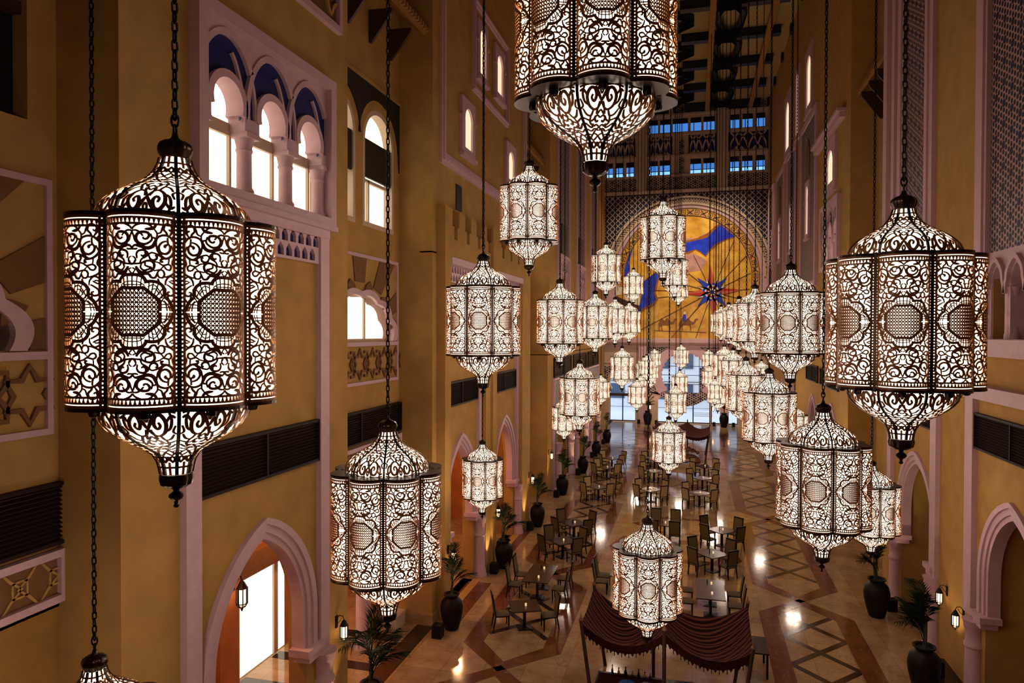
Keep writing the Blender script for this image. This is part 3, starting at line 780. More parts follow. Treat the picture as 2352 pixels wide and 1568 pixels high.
# ---- the painted stone mural
fm = far(YF-.05)
mural = thing('mural', 'large golden arched stone mural with map, compass star and camels on the far wall', 'mural', (0, 0, 0))
mm = mat('golden_onyx', (.78, .45, .07), .35, noise=.5, nscale=1.0, col2=(.52, .24, .025))
MB(fm).plate([(-6.9, 9.4), (-6.9+13.9-.9, 9.4)]+arc(CX, CZ, 7.62, -59 if False else -30, 210, 60)[0:0]+[(CX+7.62, 12.5)]+arc(CX, CZ, 7.62, 0, 180, 60)+[(CX-7.62, 12.5)], [], -.03, .0).build('stone_field', mm, mural)
cr = lambda x, y: (fx(1390+x/4.61), fz(1390+x/4.61, 460+y/4.61))
def mpoly(pts, m, w=.03, name='inlay', w0=0.0):
    P = [cr(*p) for p in pts]; return MB(fm).plate(P, [], w0, w).build(name, m, mural)
blue = mat('lapis_blue', (.012, .03, .52), .35, noise=.5, nscale=1.5, col2=(.02, .06, .75))
pink = mat('rose_onyx', (.55, .30, .26), .35, noise=.3, nscale=1.3); rust_ = mat('burnt_orange_onyx', (.34, .11, .02), .4, noise=.4, nscale=2)
red = mat('red_marble', (.45, .02, .015), .35); white = mat('white_marble', (.75, .68, .55), .35); dk = mat('dark_brown_inlay', (.05, .02, .012), .4)
mpoly([(860, 430), (980, 405), (1100, 350), (1180, 275), (1240, 240), (1400, 370), (1380, 400), (1290, 425), (1200, 480), (1120, 550), (1090, 600), (1040, 560), (980, 525), (900, 570), (860, 560)], rust_, .02)
mpoly([(860, 450), (980, 425), (1100, 395), (1180, 310), (1240, 262), (1385, 385), (1290, 410), (1180, 465), (1110, 540), (1080, 585), (1040, 545), (980, 515), (880, 550), (860, 540)], blue, .03)
mpoly([(870, 400), (1000, 395), (1100, 345), (1090, 380), (980, 420), (870, 445)], pink, .015)
mpoly([(880, 580), (960, 560), (1040, 600), (1100, 640), (1040, 740), (900, 760), (880, 700)], pink, .015)
mpoly([(170, 520), (240, 400), (360, 300), (370, 340), (300, 540), (260, 660), (280, 720), (220, 850), (180, 900), (160, 780)], blue, .03)
mpoly([(400, 900), (450, 850), (560, 750), (600, 790), (580, 900), (560, 980), (590, 1050), (540, 1120), (440, 1160), (380, 1210), (360, 1180), (400, 1100), (420, 1000)], rust_, .02)
mpoly([(400, 880), (450, 840), (560, 765), (585, 800), (560, 900), (535, 990), (570, 1050), (520, 1090), (430, 1130), (370, 1195), (340, 1170), (390, 1100), (410, 1000)], blue, .03)
# guilloche border ring
MB(fm).plate(arc(CX, CZ, 7.62, 190, -10, 60)+arc(CX, CZ, 6.75, -10, 190, 60), [], 0, .035).build('border', mat('border_gold', (.8, .42, .06), .4, noise=.3, nscale=4), mural)
mb = MB(fm)
for i in range(34):
    a = -8+196*(i+.5)/34; P = lambda da, r: (CX+r*math.cos(rad(a+da)), CZ+r*math.sin(rad(a+da)))
    if i % 2: mb.ribbon([P(-1.7, 6.95), P(-1.7, 7.42), P(1.7, 7.42), P(1.7, 6.95)], .09, .035, .05, True); mb.ribbon([P(-.5, 7.1), P(-.5, 7.27), P(.5, 7.27), P(.5, 7.1)], .06, .035, .05, True)
    else:
        mb.ribbon([P(-2.8, 6.9), P(2.8, 7.45)], .09, .035, .05); mb.ribbon([P(-2.8, 7.45), P(2.8, 6.9)], .09, .035, .05); mb.ribbon([P(-1.2, 6.9), P(2.9, 7.25)], .06, .035, .05)
mb.ribbon(arc(CX, CZ, 7.56, 190, -10, 60), .06, .035, .05); mb.ribbon(arc(CX, CZ, 6.8, 190, -10, 60), .07, .035, .05)
mb.build('border_pattern', mat('border_violet', (.05, .022, .06), .4), mural)
for lx, w_ in ((-5.2, 'left'), (-.9, 'middle'), (3.4, 'right')):
    t_ = thing('spotlight', 'dark ceiling spotlight aimed at the mural, %s of the three' % w_, 'lamp', (lx, 68, TOP-.7), 0, 'spotlights aimed at the mural')
    MB().lathe([(.03, .68), (.03, .2), (.14, .16), (.16, -.1), (.15, -.12)], 12).build('housing', M['iron'], t_)
    l = bpy.data.lights.new('spotlight', 'SPOT'); l.energy = MURAL_W; l.color = (1, .80, .55); l.spot_size = rad(46); l.spot_blend = .7; l.shadow_soft_size = .15
    o = link('spotlight', l, t_, (0, 0, -.2)); o.rotation_euler = (math.atan2(YF-68, TOP-.9-14.5), 0, 0)
# compass star
sx, sy = 1155, 970
def ray_line(x, y, x1, y1, wd=.05): MB(fm).ribbon([cr(x, y), cr(x1, y1)], wd, .0, .045).build('rhumb_line', dk, mural)
for x1, y1 in ((380, 1380), (860, 735), (720, 1465), (985, 1465), (1500, 590), (1550, 770), (1380, 420), (500, 950), (580, 1030), (930, 1225), (960, 580), (1540, 940), (870, 890), (1600, 1080)): ray_line(sx, sy, x1, y1)
def tri(a, L_, wd, m, m2):
    c_, s_ = math.cos(rad(a)), math.sin(rad(a)); tip = (sx+L_*c_, sy-L_*s_); b1 = (sx-wd*s_, sy-wd*c_); b2 = (sx+wd*s_, sy+wd*c_)
    mpoly([(sx, sy), b1, tip], m, .06, 'compass_point', .02); mpoly([(sx, sy), b2, tip], m2, .06, 'compass_point', .02)
red2 = mat('pale_red_marble', (.5, .12, .06), .35); blue2 = mat('deep_blue_marble', (.03, .05, .3), .35)
for a in range(8): tri(22.5+45*a, 165, 40, white, dk if a % 2 else blue2)
for a in range(4): tri(45+90*a, 215, 55, blue, blue2)
for a in range(4): tri(4+90*a, 300, 52, red, red2)
for r_, mcol in ((95, blue), (78, white), (60, red), (40, white), (22, blue2)):
    mb = MB(fm)
    for k in range(0, 16, 2):
        a0, a1 = 22.5*k, 22.5*(k+1)
        mb.plate([cr(sx+r_*math.cos(rad(a)), sy+r_*math.sin(rad(a))) for a in (a0, (a0+a1)/2, a1)]+[cr(sx+(r_-20)*math.cos(rad(a)), sy+(r_-20)*math.sin(rad(a))) for a in (a1, (a0+a1)/2, a0)], [], .05, .08)
    mb.build('compass_ring', mcol, mural)
# camels, rider, ground line
cam_m = mat('camel_brown_inlay', (.22, .085, .02), .5)
def camel(ox, oy, s):
    body = [(0, 0), (8, -45), (30, -75), (45, -110), (60, -118), (85, -90), (100, -78), (125, -112), (150, -118), (172, -80), (200, -60), (225, -62), (240, -100), (262, -112), (285, -105), (288, -95), (262, -88), (250, -50), (225, -28), (190, -25), (180, -10),
            (190, 20), (185, 60), (190, 66), (172, 66), (172, 30), (160, -5), (110, -15), (75, -10), (60, 10), (70, 60), (76, 66), (58, 66), (50, 20), (40, 0), (25, 25), (24, 60), (30, 66), (10, 66), (12, 20), (10, -30), (6, 5)]
    mpoly([(ox+x*s, oy+y*s) for x, y in body], cam_m, .03, 'camel_figure')
camel(585, 1330, .72); camel(805, 1330, .72)
mpoly([(850, 1275), (845, 1240), (860, 1205), (880, 1205), (888, 1240), (880, 1275)], blue, .06, 'rider_robe', .03)
mpoly([(862, 1205), (858, 1185), (872, 1172), (886, 1185), (882, 1205)], white, .06, 'rider_head', .03)
MB(fm).ribbon([cr(550, 1378), cr(700, 1385), cr(900, 1390), cr(1100, 1398)], .05, 0, .03).build('ground_line', dk, mural)
# dhow with sails behind the lanterns
mpoly([(60, 930), (130, 890), (200, 920), (180, 1000), (90, 1010)], white, .05, 'sail', .03); mpoly([(190, 940), (300, 1040), (390, 1030), (380, 1110), (240, 1080)], white, .05, 'sail', .03)
mpoly([(120, 1010), (380, 1120), (400, 1160), (260, 1150), (130, 1060)], dk, .06, 'hull', .03)

# ---- floor inlay
def inlay(mb, m): return struct(mb, 'floor_inlay', m)
def hexband(x0, x1, ya, yb, tip0, tip1, b=.62, lattice=True):
    """one long hexagon with a marble border and a diamond lattice inside"""
    c = (x0+x1)/2; e = 1.25
    o = [(x0, ya+e if tip0 else ya), (c, ya) if tip0 else (x0, ya)]
    O = [(x0, ya+e), (c, ya-.35), (x1, ya+e), (x1, yb-e), (c, yb+.35), (x0, yb-e)]
    I = [(x0+b, ya+e+b*.35), (c, ya-.35+b*1.05), (x1-b, ya+e+b*.35), (x1-b, yb-e-b*.35), (c, yb+.35-b*1.05), (x0+b, yb-e-b*.35)]
    inlay(MB().plate(O, [I], .001, .006), M['redm'])
    if lattice:
        mb = MB(); w = .21; xi0, xi1 = x0+b, x1-b; wd = xi1-xi0
        y = ya-2
        n = 0
        step = 2.05
        while y < yb+2:
            for s in (1, -1):
                p, q = ((xi0, y), (xi1, y+step*s)) if s == 1 else ((xi0, y+step), (xi1, y))
                if min(p[1], q[1]) > ya+.9 and max(p[1], q[1]) < yb-.9: mb.ribbon([p, q], w, .001, .005 if s == 1 else .0045)
            y += step
        inlay(mb, M['darkm'])
LX0, LX1 = -7.15, -3.95
hexband(LX0, LX1, 12.6, 19.6, 1, 1); hexband(LX0, LX1, 19.9, 28.0, 1, 1); hexband(LX0, LX1, 28.3, 41.8, 1, 1); hexband(LX0, LX1, 42.1, 50.6, 1, 1); hexband(LX0, LX1, 50.9, 62, 1, 1); hexband(LX0, LX1, 62.3, 72, 1, 1)
RX0, RX1 = 2.3, 5.45
hexband(RX0, RX1, 12.0, 27.5, 1, 1); hexband(RX0, RX1, 27.8, 39.2, 1, 1); hexband(RX0, RX1, 39.5, 50, 1, 1); hexband(RX0, RX1, 50.3, 62, 1, 1); hexband(RX0, RX1, 62.3, 72, 1, 1)
# central stars and rosettes
for (cx_, cy_, r_) in ((-.9, 36.8, 2.2), (-.9, 45.0, 1.9), (-.9, 57, 2.4), (-.9, 66, 2.2)):
    inlay(MB().plate(star(cx_, cy_, r_, r_*.74, 8, 0), [star(cx_, cy_, r_*.82, r_*.58, 8, 0)], .001, .005), M['redm'])
inlay(MB().plate([(-3.3, 30.9), (1.6, 30.9), (2.1, 31.8), (1.6, 34.3), (-3.3, 34.3), (-3.8, 32.6)], [[(-2.6, 31.4), (.9, 31.4), (1.3, 32.4), (.9, 33.7), (-2.6, 33.7), (-3.0, 32.6)]], .001, .005), M['redm'])
for x in (-3.2, 1.5):
    inlay(MB().box(x-.12, x+.12, 53, 72, .001, .005), M['redm'])
for y in (53, 60.4, 69.5): inlay(MB().box(-8.2, 7, y, y+.35, .006, .009), M['redm'])
for c in (7.5-1.0,): inlay(MB().box(6.65, 7.6, 17.5, 23.9, .001, .006), M['darkm'])
inlay(MB().box(-8.7, -7.75, 22.6, 26.4, .001, .006), M['redm']); inlay(MB().box(-8.7, -7.9, 29.4, 34, .001, .006), M['redm'])
for y in (16.9, 18.6, 20.6): inlay(MB().box(-12.5, -9.2, y, y+.45, .001, .006), M['darkm'])
inlay(MB().box(-9.1, -8.5, 16.2, 22, .001, .006), M['darkm'])
# skirting
trim(MB().box(XLB, XLB+.06, 21.4, V2[0], 0, .35).box(-9.8, -8.55, V2[0]-.06, V2[0], 0, .35), M['floor'])
trim(MB(fl).box(V2[0], 22.5, 0, .35, 0, .05), M['floor'])

# ---- ceiling trusses
for i, y in enumerate(range(30, 80, 6)):
    for a, b in ((-10, -2.2), (-1.2, 1.5), (3.2, 6.6), (7.3, 8.2)): struct(MB().box(a, b, y-.35, y+.35, TOP-.7, TOP-.02), 'ceiling_beam', M['black'])
    mb = MB()
    for s in (0, 1):
        pts = [(1.9, y+.4), (1.5, y+1.4), (1.9, y+4.4), (2.5, y+5.4)] if s == 0 else [(3.0, y+.4), (3.5, y+1.4), (3.3, y+4.4), (2.7, y+5.4)]
        mb.ribbon(pts, .45, TOP-.75, TOP-.3)
    mb.ribbon([(1.5, y), (3.5, y)], .9, TOP-.8, TOP-.3)
    struct(mb, 'ceiling_beam', M['black'])
    mb = MB()
    mb.ribbon([(-2.1, y+1.3), (-.9, y+1.5), (-.4, y+2.0), (-.9, y+2.5), (-.4, y+3.0), (-1.2, y+3.6), (-2.1, y+4.6)], .5, TOP-.6, TOP-.1)
    mb.ribbon([(-3.1, y+1.3), (-4.2, y+1.5), (-4.7, y+2.0), (-4.2, y+2.5), (-4.7, y+3.0), (-4.0, y+3.6), (-3.1, y+4.6)], .5, TOP-.6, TOP-.1)
    struct(mb, 'ceiling_beam', M['black'])
for x in (-2.6, 1.2, 5.6): struct(MB().box(x-.22, x+.22, 20, 78.4, TOP-.9, TOP-.6), 'ceiling_beam', M['ochre2'])

# ================================================================== LANTERNS
# unit lantern: overall width 1, origin at the centre of its eight-lobed drum
HB, RC, RP, HA = .445, .332, .168, rad(71.6)
DOME = [(.365, 0), (.363, .034), (.350, .070), (.325, .10), (.292, .13), (.25, .158), (.2, .186), (.155, .212), (.12, .24), (.093, .275), (.077, .31), (.070, .342)]
BOWL = [(.362, 0), (.360, -.04), (.345, -.08), (.318, -.115), (.28, -.148), (.235, -.178), (.185, -.207), (.138, -.234), (.105, -.262), (.086, -.295), (.077, -.33), (.072, -.362)]
def prof_at(P, t):
    L = [0]
    for i in range(1, len(P)): L.append(L[-1]+math.hypot(P[i][0]-P[i-1][0], P[i][1]-P[i-1][1]))
    s = max(0, min(1, t))*L[-1]
    for i in range(1, len(P)):
        if s <= L[i]+1e-9:
            k = (s-L[i-1])/(L[i]-L[i-1]); return tuple(a+(b-a)*k for a, b in zip(P[i-1], P[i]))
    return P[-1]
# strokes traced on one quarter of a drum panel; x is angle across the lobe, y is height (both 0..1)
def unwarp(x, y):
    a = rad(24.6)+math.asin(max(-.999, min(.999, (x-668)/568)))
    k = 1+.047*max(0, (x-430))/605
    yt = 1775+(y-1775)*k
    return a/HA, (1490-yt)/1395
RAW = [
 ([(430, 322), (470, 278), (560, 250), (650, 268), (712, 318)], 20, 26),
 ([(600, 332), (660, 335), (725, 322), (775, 262)], 14, 40),
 ([(580, 440), (588, 468), (630, 470), (660, 430), (640, 385), (560, 372), (500, 400), (485, 460), (520, 520), (590, 545), (650, 530), (700, 480), (680, 400)], 20, 34),
 ([(430, 345), (480, 340), (530, 370), (580, 430)], 20, 24),
 ([(430, 350), (455, 420), (475, 490), (520, 545)], 16, 22),
 ([(430, 590), (470, 552), (540, 570), (640, 602), (710, 580), (745, 520), (755, 478), (700, 455)], 18, 44),
 ([(430, 602), (490, 606), (488, 592)], 20, 24),
 ([(730, 340), (770, 400), (765, 460)], 18, 20),
 ([(780, 405), (825, 385), (850, 320), (900, 272), (955, 285), (982, 330), (960, 370), (935, 345)], 18, 26),
 ([(880, 295), (865, 350), (905, 400), (920, 450)], 20, 26),
 ([(1005, 300), (985, 380), (950, 440)], 16, 28),
 ([(765, 600), (755, 520), (785, 455), (860, 430), (940, 450), (1000, 510), (1025, 570), (1010, 660), (960, 730), (890, 755), (830, 715), (780, 650), (765, 600)], 22, 30),
 ([(905, 512), (840, 530), (795, 590), (815, 665), (885, 692), (945, 655), (955, 590), (925, 545), (920, 460)], 20, 30),
 ([(920, 560), (880, 580), (890, 610)], 18, 34),
 ([(970, 570), (1000, 650)], 18, 30),
 ([(395, 760), (410, 800), (435, 810), (470, 790), (478, 755), (460, 720), (435, 708)], 16, 20),
 ([(500, 740), (492, 680), (520, 635), (590, 630), (640, 675), (625, 715), (560, 755), (535, 812)], 18, 30),
 ([(600, 655), (610, 690), (570, 712), (552, 688)], 16, 24),
 ([(430, 820), (490, 815), (550, 812), (620, 785), (685, 785), (730, 830), (720, 890), (680, 930), (600, 945), (530, 915), (485, 850)], 20, 30),
 ([(560, 820), (545, 870), (585, 912), (640, 905), (690, 880), (650, 865), (605, 840), (610, 800)], 18, 26),
 ([(435, 868), (472, 902), (435, 952)], 16, 18),
 ([(480, 850), (510, 925), (560, 965), (650, 968), (688, 1015), (740, 1020), (772, 960)], 22, 30),
 ([(435, 950), (435, 975)], 20, 22),
 ([(560, 965), (556, 1010)], 20, 14),
 ([(650, 700), (690, 670), (760, 690), (830, 735), (880, 762), (940, 745)], 20, 24),
 ([(655, 690), (670, 745), (710, 775), (760, 760), (765, 715), (735, 718)], 18, 28),
 ([(880, 762), (830, 765), (825, 800), (858, 798)], 18, 30),
 ([(700, 790), (790, 812), (850, 850), (930, 838), (968, 875), (950, 915), (905, 910), (880, 880), (850, 855)], 18, 24),
 ([(820, 905), (870, 850)], 16, 18),
 ([(772, 960), (800, 918), (850, 925), (872, 975), (850, 1020), (800, 1018), (780, 985), (772, 940)], 18, 24),
 ([(720, 925), (780, 915), (830, 905)], 18, 20),
 ([(870, 1015), (940, 1000), (1005, 960), (1018, 890), (985, 830), (1000, 760)], 18, 26),
 ([(780, 1030), (800, 1090), (862, 1150)], 18, 26),
 ([(885, 1130), (895, 1060), (950, 1005), (1010, 1040), (1020, 1080)], 18, 24),
 ([(930, 1070), (975, 1100), (1010, 1110), (1000, 1070), (950, 1065)], 16, 22),
 ([(900, 1120), (950, 1150), (1000, 1200), (1000, 1260), (940, 1275), (915, 1230), (950, 1220)], 18, 26),
 ([(870, 1290), (910, 1250), (930, 1340)], 18, 22),
 ([(1020, 1280), (1000, 1330), (965, 1370)], 18, 24),
 ([(620, 1075), (580, 1010), (510, 975), (430, 968)], 40, 40),
 ([(620, 1075), (700, 1072), (785, 1092), (845, 1140), (872, 1200), (868, 1290)], 40, 40),
 ([(868, 1290), (930, 1340), (968, 1405), (990, 1490)], 40, 40),
 ([(620, 1055), (625, 1100)], 50, 50), ([(870, 1170), (875, 1210)], 46, 46), ([(985, 1440), (1010, 1490)], 40, 30),
 ([(1010, 1490), (1040, 1490)], 30, 20),
 ([(430, 1158), (510, 1158), (592, 1158)], 42, 42), ([(578, 1154), (690, 1250), (808, 1350)], 42, 42), ([(805, 1335), (805, 1410), (805, 1490)], 42, 42),
 ([(430, 1060), (520, 1075), (600, 1130)], 14, 14), ([(430, 1110), (560, 1118)], 14, 14),
 ([(640, 1150), (720, 1120), (790, 1190), (840, 1290), (800, 1310)], 14, 14), ([(690, 1190), (750, 1180), (800, 1260)], 14, 14),
 ([(830, 1340), (890, 1390), (910, 1490)], 14, 14), ([(860, 1340), (930, 1420), (950, 1490)], 14, 12),
 ([(500, 980), (490, 1160)], 14, 14), ([(560, 1005), (540, 1160)], 14, 14), ([(430, 968), (430, 1158)], 14, 14),
 ([(660, 1075), (650, 1210)], 14, 14), ([(720, 1080), (690, 1240)], 14, 14), ([(790, 1100), (725, 1270)], 14, 14), ([(850, 1170), (750, 1290)], 14, 14), ([(868, 1240), (790, 1330)], 14, 14),
 ([(805, 1400), (955, 1390)], 14, 14), ([(805, 1440), (975, 1440)], 14, 14), ([(870, 1290), (820, 1370)], 14, 14),
 ([(1030, 420), (985, 470), (1025, 540)], 14, 18), ([(1030, 700), (1000, 740), (1030, 790)], 14, 18), ([(940, 745), (935, 800), (930, 838)], 14, 18),
]
def petal_mesh():
    pu = lambda a: a*HA*RP             # arc length from the centre line of the lobe
    S = .000296
    def fr(u, v, w): a = u/RP; r = RP+w; return (RC+r*math.cos(a), r*math.sin(a), v)
    mb = MB(fr); T0, T1 = -.006, .0
    for pts, wa, wb in RAW:
        q = [unwarp(*p) for p in pts]
        sm = smoothline(q, 4 if len(q) > 2 else 1)
        n = len(sm); ws = [S*(wa+(wb-wa)*math.sin(PI*i/(n-1)))*1.34 for i in range(n)]
        for sx_ in (-1, 1):
            for sz in (-1, 1):
                mb.ribbon([(sx_*pu(a), sz*b*(HB-.008)) for a, b in sm], ws, T0, T1)
    # fine lattice inside the octagon
    zo = lambda y: unwarp(600, y)[1]*(HB)
    ow, oh = pu(unwarp(795, 1400)[0]), .108
    def clip(p, q):
        def ins(x, z): return abs(x) < ow and abs(z) < oh and abs(x)/ow+abs(z)/oh < 1.48
        pts = [(p[0]+(q[0]-p[0])*i/40, p[1]+(q[1]-p[1])*i/40) for i in range(41)]; pts = [x for x in pts if ins(*x)]
        if len(pts) > 1: mb.ribbon([pts[0], pts[-1]] if abs(pts[0][0]-pts[-1][0]) < .02 else [pts[0], ((pts[0][0]*2+pts[-1][0])/3, (pts[0][1]*2+pts[-1][1])/3), ((pts[0][0]+pts[-1][0]*2)/3, (pts[0][1]+pts[-1][1]*2)/3), pts[-1]], .0052, T0, T1-.001)
    g = .0205
    for i in range(-13, 14):
        clip((-.2, i*g-.2*1.15), (.2, i*g+.2*1.15)); clip((-.2, i*g+.2*1.15), (.2, i*g-.2*1.15))
    for i in range(-5, 6): clip((-.2, i*g), (.2, i*g))
    # bordered rim: bands with a row of openings
    U = pu(1)
    def hb(z, w):
        for s in (-1, 1): mb.ribbon([(-U+2*U*i/14, s*z) for i in range(15)], w, T0, T1+.001)
    hb(HB-.007, .014); hb(HB-.0245, .010); hb(HB-.052, .011)
    for s in (-1, 1):
        mb.ribbon([(s*(U-.003), -HB), (s*(U-.003), HB)], .007, T0, T1); mb.ribbon([(s*(U-.028), -HB), (s*(U-.028), HB)], .012, T0, T1)
        for i in range(44):
            z = -HB+.03+(2*HB-.06)*i/43; mb.ribbon([(s*(U-.005), z), (s*(U-.012), z), (s*(U-.025), z)], [.007, .015, .008], T0, T1)
        for i in range(20):
            u = -U+.02+(2*U-.04)*i/19; mb.ribbon([(u, s*(HB-.024)), (u, s*(HB-.033)), (u, s*(HB-.048))], [.014, .012, .004], T0, T1)
    return mb.mesh('petal_panel', M['filigree'])
GORE = [  # strokes on half a dome gore: x across 0..1, y up 0..1
 ([(0, .20), (.15, .28), (.35, .30), (.55, .24), (.60, .13), (.45, .05), (.28, .06), (.22, .14), (.32, .20), (.42, .16), (.36, .12)], 9, 15),
 ([(0, .20), (.12, .12), (.25, .03)], 9, 14), ([(.60, .13), (.75, .06), (.9, .08)], 8, 12), ([(.55, .24), (.72, .2), (.78, .1), (.7, .02)], 8, 12),
 ([(.9, .16), (.82, .24), (.95, .28)], 8, 10), ([(0, .02), (.06, .07), (0, .12)], 7, 9), ([(.08, .2), (.2, .36), (.0, .30)], 7, 11),
 ([(.35, .30), (.5, .38), (.72, .36), (.85, .28)], 8, 12), ([(0, .42), (.15, .38), (.3, .42), (.2, .48), (.1, .45)], 8, 12),
 ([(.3, .42), (.5, .46), (.7, .44), (.95, .4)], 8, 11), ([(.5, .38), (.6, .48), (.4, .54), (.2, .52), (0, .56)], 8, 12), ([(.9, .48), (.7, .54), (.5, .56), (.4, .50)], 8, 12),
 ([(0, .62), (.3, .58), (.6, .62), (.9, .58)], 8, 10), ([(0, .56), (.3, .62), (.55, .68), (.9, .66)], 8, 10), ([(0, .70), (.4, .66), (.8, .74)], 8, 10), ([(0, .70), (.5, .76), (.9, .7)], 8, 10),
 ([(0, .84), (.5, .78), (.9, .84)], 8, 10), ([(0, .78), (.5, .86), (.9, .78)], 8, 10), ([(0, .92), (.9, .92)], 9, 9), ([(0, .86), (0, 1)], 9, 9), ([(.15, .02), (.5, .005), (.9, .03)], 9, 9),
]
def gore_mesh(P, name):
    mb = MB()
    for k in range(8):
        a0 = 2*PI*k/8
        def fr(u, v, w, a0=a0):
            r, z = prof_at(P, v); r += w; a = a0+u*rad(22.5); return (r*math.cos(a), r*math.sin(a), z)
        mb.t = fr
        for pts, wa, wb in GORE:
            sm = smoothline(pts, 4)
            n = len(sm)
            # width in surface units: across is r*22.5 deg, along is the profile length
            for s in (-1, 1):
                L_, R_ = [], []
                for i, (x, y) in enumerate(sm):
                    r, z = prof_at(P, y); ax, ay = max(r, .05)*rad(22.5), .52
                    p, q = sm[max(0, i-1)], sm[min(n-1, i+1)]
                    dx, dy = (q[0]-p[0])*ax, (q[1]-p[1])*ay; l = math.hypot(dx, dy) or 1
                    h = .00064*(wa+(wb-wa)*math.sin(PI*i/(n-1)))
                    L_.append((s*x-s*dy/l*h/ax, y+dx/l*h/ay)); R_.append((s*x+s*dy/l*h/ax, y-dx/l*h/ay))
                vs_ = [(*a, .004) for a in L_]+[(*a, .004) for a in R_]+[(*a, -.001) for a in L_]+[(*a, -.001) for a in R_]
                mb.add(vs_, [f for i in range(n-1) for f in ((i, i+1, n+i+1, n+i), (i, 2*n+i, 2*n+i+1, i+1), (n+i, n+i+1, 3*n+i+1, 3*n+i))])
    return mb.mesh(name, M['filigree'])
def lobed(r_add=0, n=12):
    pts = []
    for k in range(8):
        c = 2*PI*k/8
        for i in range(n):
            a = -HA+2*HA*i/n+HA/n; r = RP+r_add
            x, y = RC+r*math.cos(a), r*math.sin(a)
            pts.append((x*math.cos(c)-y*math.sin(c), x*math.sin(c)+y*math.cos(c)))
    return pts
MESH = {}
MESH['petal'] = petal_mesh()
MESH['dome'] = gore_mesh(DOME, 'dome_lattice'); MESH['bowl'] = gore_mesh(BOWL, 'bowl_lattice')
lp = lobed(-.007)
n_ = len(lp)
mb = MB(); mb.add([(x, y, HB-.004) for x, y in lp]+[(x, y, -HB+.004) for x, y in lp], [(i, (i+1) % n_, n_+(i+1) % n_, n_+i) for i in range(n_)])
MESH['drumglass'] = mb.mesh('drum_glass', M['glow'])
MESH['domeglass'] = MB().lathe([(max(.01, r-.003), z) for r, z in DOME], 24, cap=False).mesh('dome_glass', M['glow'])
MESH['bowlglass'] = MB().lathe([(max(.01, r-.003), z) for r, z in BOWL], 24, cap=False).mesh('bowl_glass', M['glow'])
def plate_mesh(name, z0, z1):
    mb = MB(); mb.plate(lobed(.004), [[(.34*math.cos(2*PI*i/32), .34*math.sin(2*PI*i/32)) for i in range(32)]], z0, z1)
    return mb.mesh(name, M['metal'])
MESH['top'] = plate_mesh('top_plate', 0, .016); MESH['bot'] = plate_mesh('bottom_plate', -.016, 0)
jr = RC*math.cos(rad(22.5))+math.sqrt(RP**2-(RC*math.sin(rad(22.5)))**2)
path = [(r+.004, HB+.012+z) for r, z in DOME[::-1]]+[(jr-.02, HB+.02), (jr+.006, HB+.004), (jr+.006, -HB-.004), (jr-.02, -HB-.02)]+[(r+.004, -HB-.012+z) for r, z in BOWL]
mb = MB(); V_ = []
for r, z in path:
    h = .010 if abs(z) < HB+.01 else .0085
    V_ += [(r+.006, -h, z), (r+.006, h, z), (r-.006, h, z), (r-.006, -h, z)]
mb.add(V_, [(4*i+k, 4*i+(k+1) % 4, 4*i+4+(k+1) % 4, 4*i+4+k) for i in range(len(path)-1) for k in range(4)])
MESH['rib'] = mb.mesh('rib', M['metal'])
MESH['cap'] = MB().lathe([(.06, 0), (.072, .006), (.074, .02), (.086, .04), (.088, .06), (.078, .082), (.055, .098), (.03, .106), (.018, .118), (.014, .14)], 48, flute=.10).mesh('cap', M['metal'], True)
MESH['cup'] = MB().lathe([(.062, 0), (.082, -.006), (.086, -.03), (.078, -.06), (.05, -.078), (.02, -.084)], 48, flute=.10).mesh('bottom_cup', M['metal'], True)
MESH['finial'] = MB().lathe([(.012, 0), (.018, -.006), (.013, -.014), (.034, -.03), (.038, -.042), (.028, -.056), (.012, -.064), (.010, -.082), (.016, -.09), (.012, -.098), (.003, -.102)], 20).mesh('finial', M['metal'], True)
mb = MB().tube([(.012*math.cos(t)*1.6, 0, .155+.028*math.sin(t)) for t in [2*PI*i/16 for i in range(16)]], .006, 8, True)
mb.tube([(.006*0, .018*math.cos(t), .205+.034*math.sin(t)) for t in [2*PI*i/16 for i in range(16)]], .006, 8, True)
MESH['shackle'] = mb.mesh('shackle', M['iron'], True)
MESH['spot'] = MB().lathe([(.012, .02), (.026, .016), (.03, -.004), (.024, -.02), (.014, -.024)], 12, flute=.2, nf=6).mesh('downlight', M['metal'])
# chain link pair, repeated along each chain by an array
def link_mesh(seg, ts):
    mb = MB()
    for k in range(2):
        pts = []
        for i in range(seg):
            t = 2*PI*i/seg; x = .021*math.cos(t); z = .030*math.sin(t)+(.018 if math.sin(t) > 0 else -.018)+.079*k
            pts.append((x, 0, z) if k == 0 else (0, x, z))
        mb.tube(pts, .0095, ts, True)
    return mb.mesh('chain_link', M['iron'], True)
MESH['link'] = link_mesh(12, 6); MESH['linkfar'] = link_mesh(6, 4)

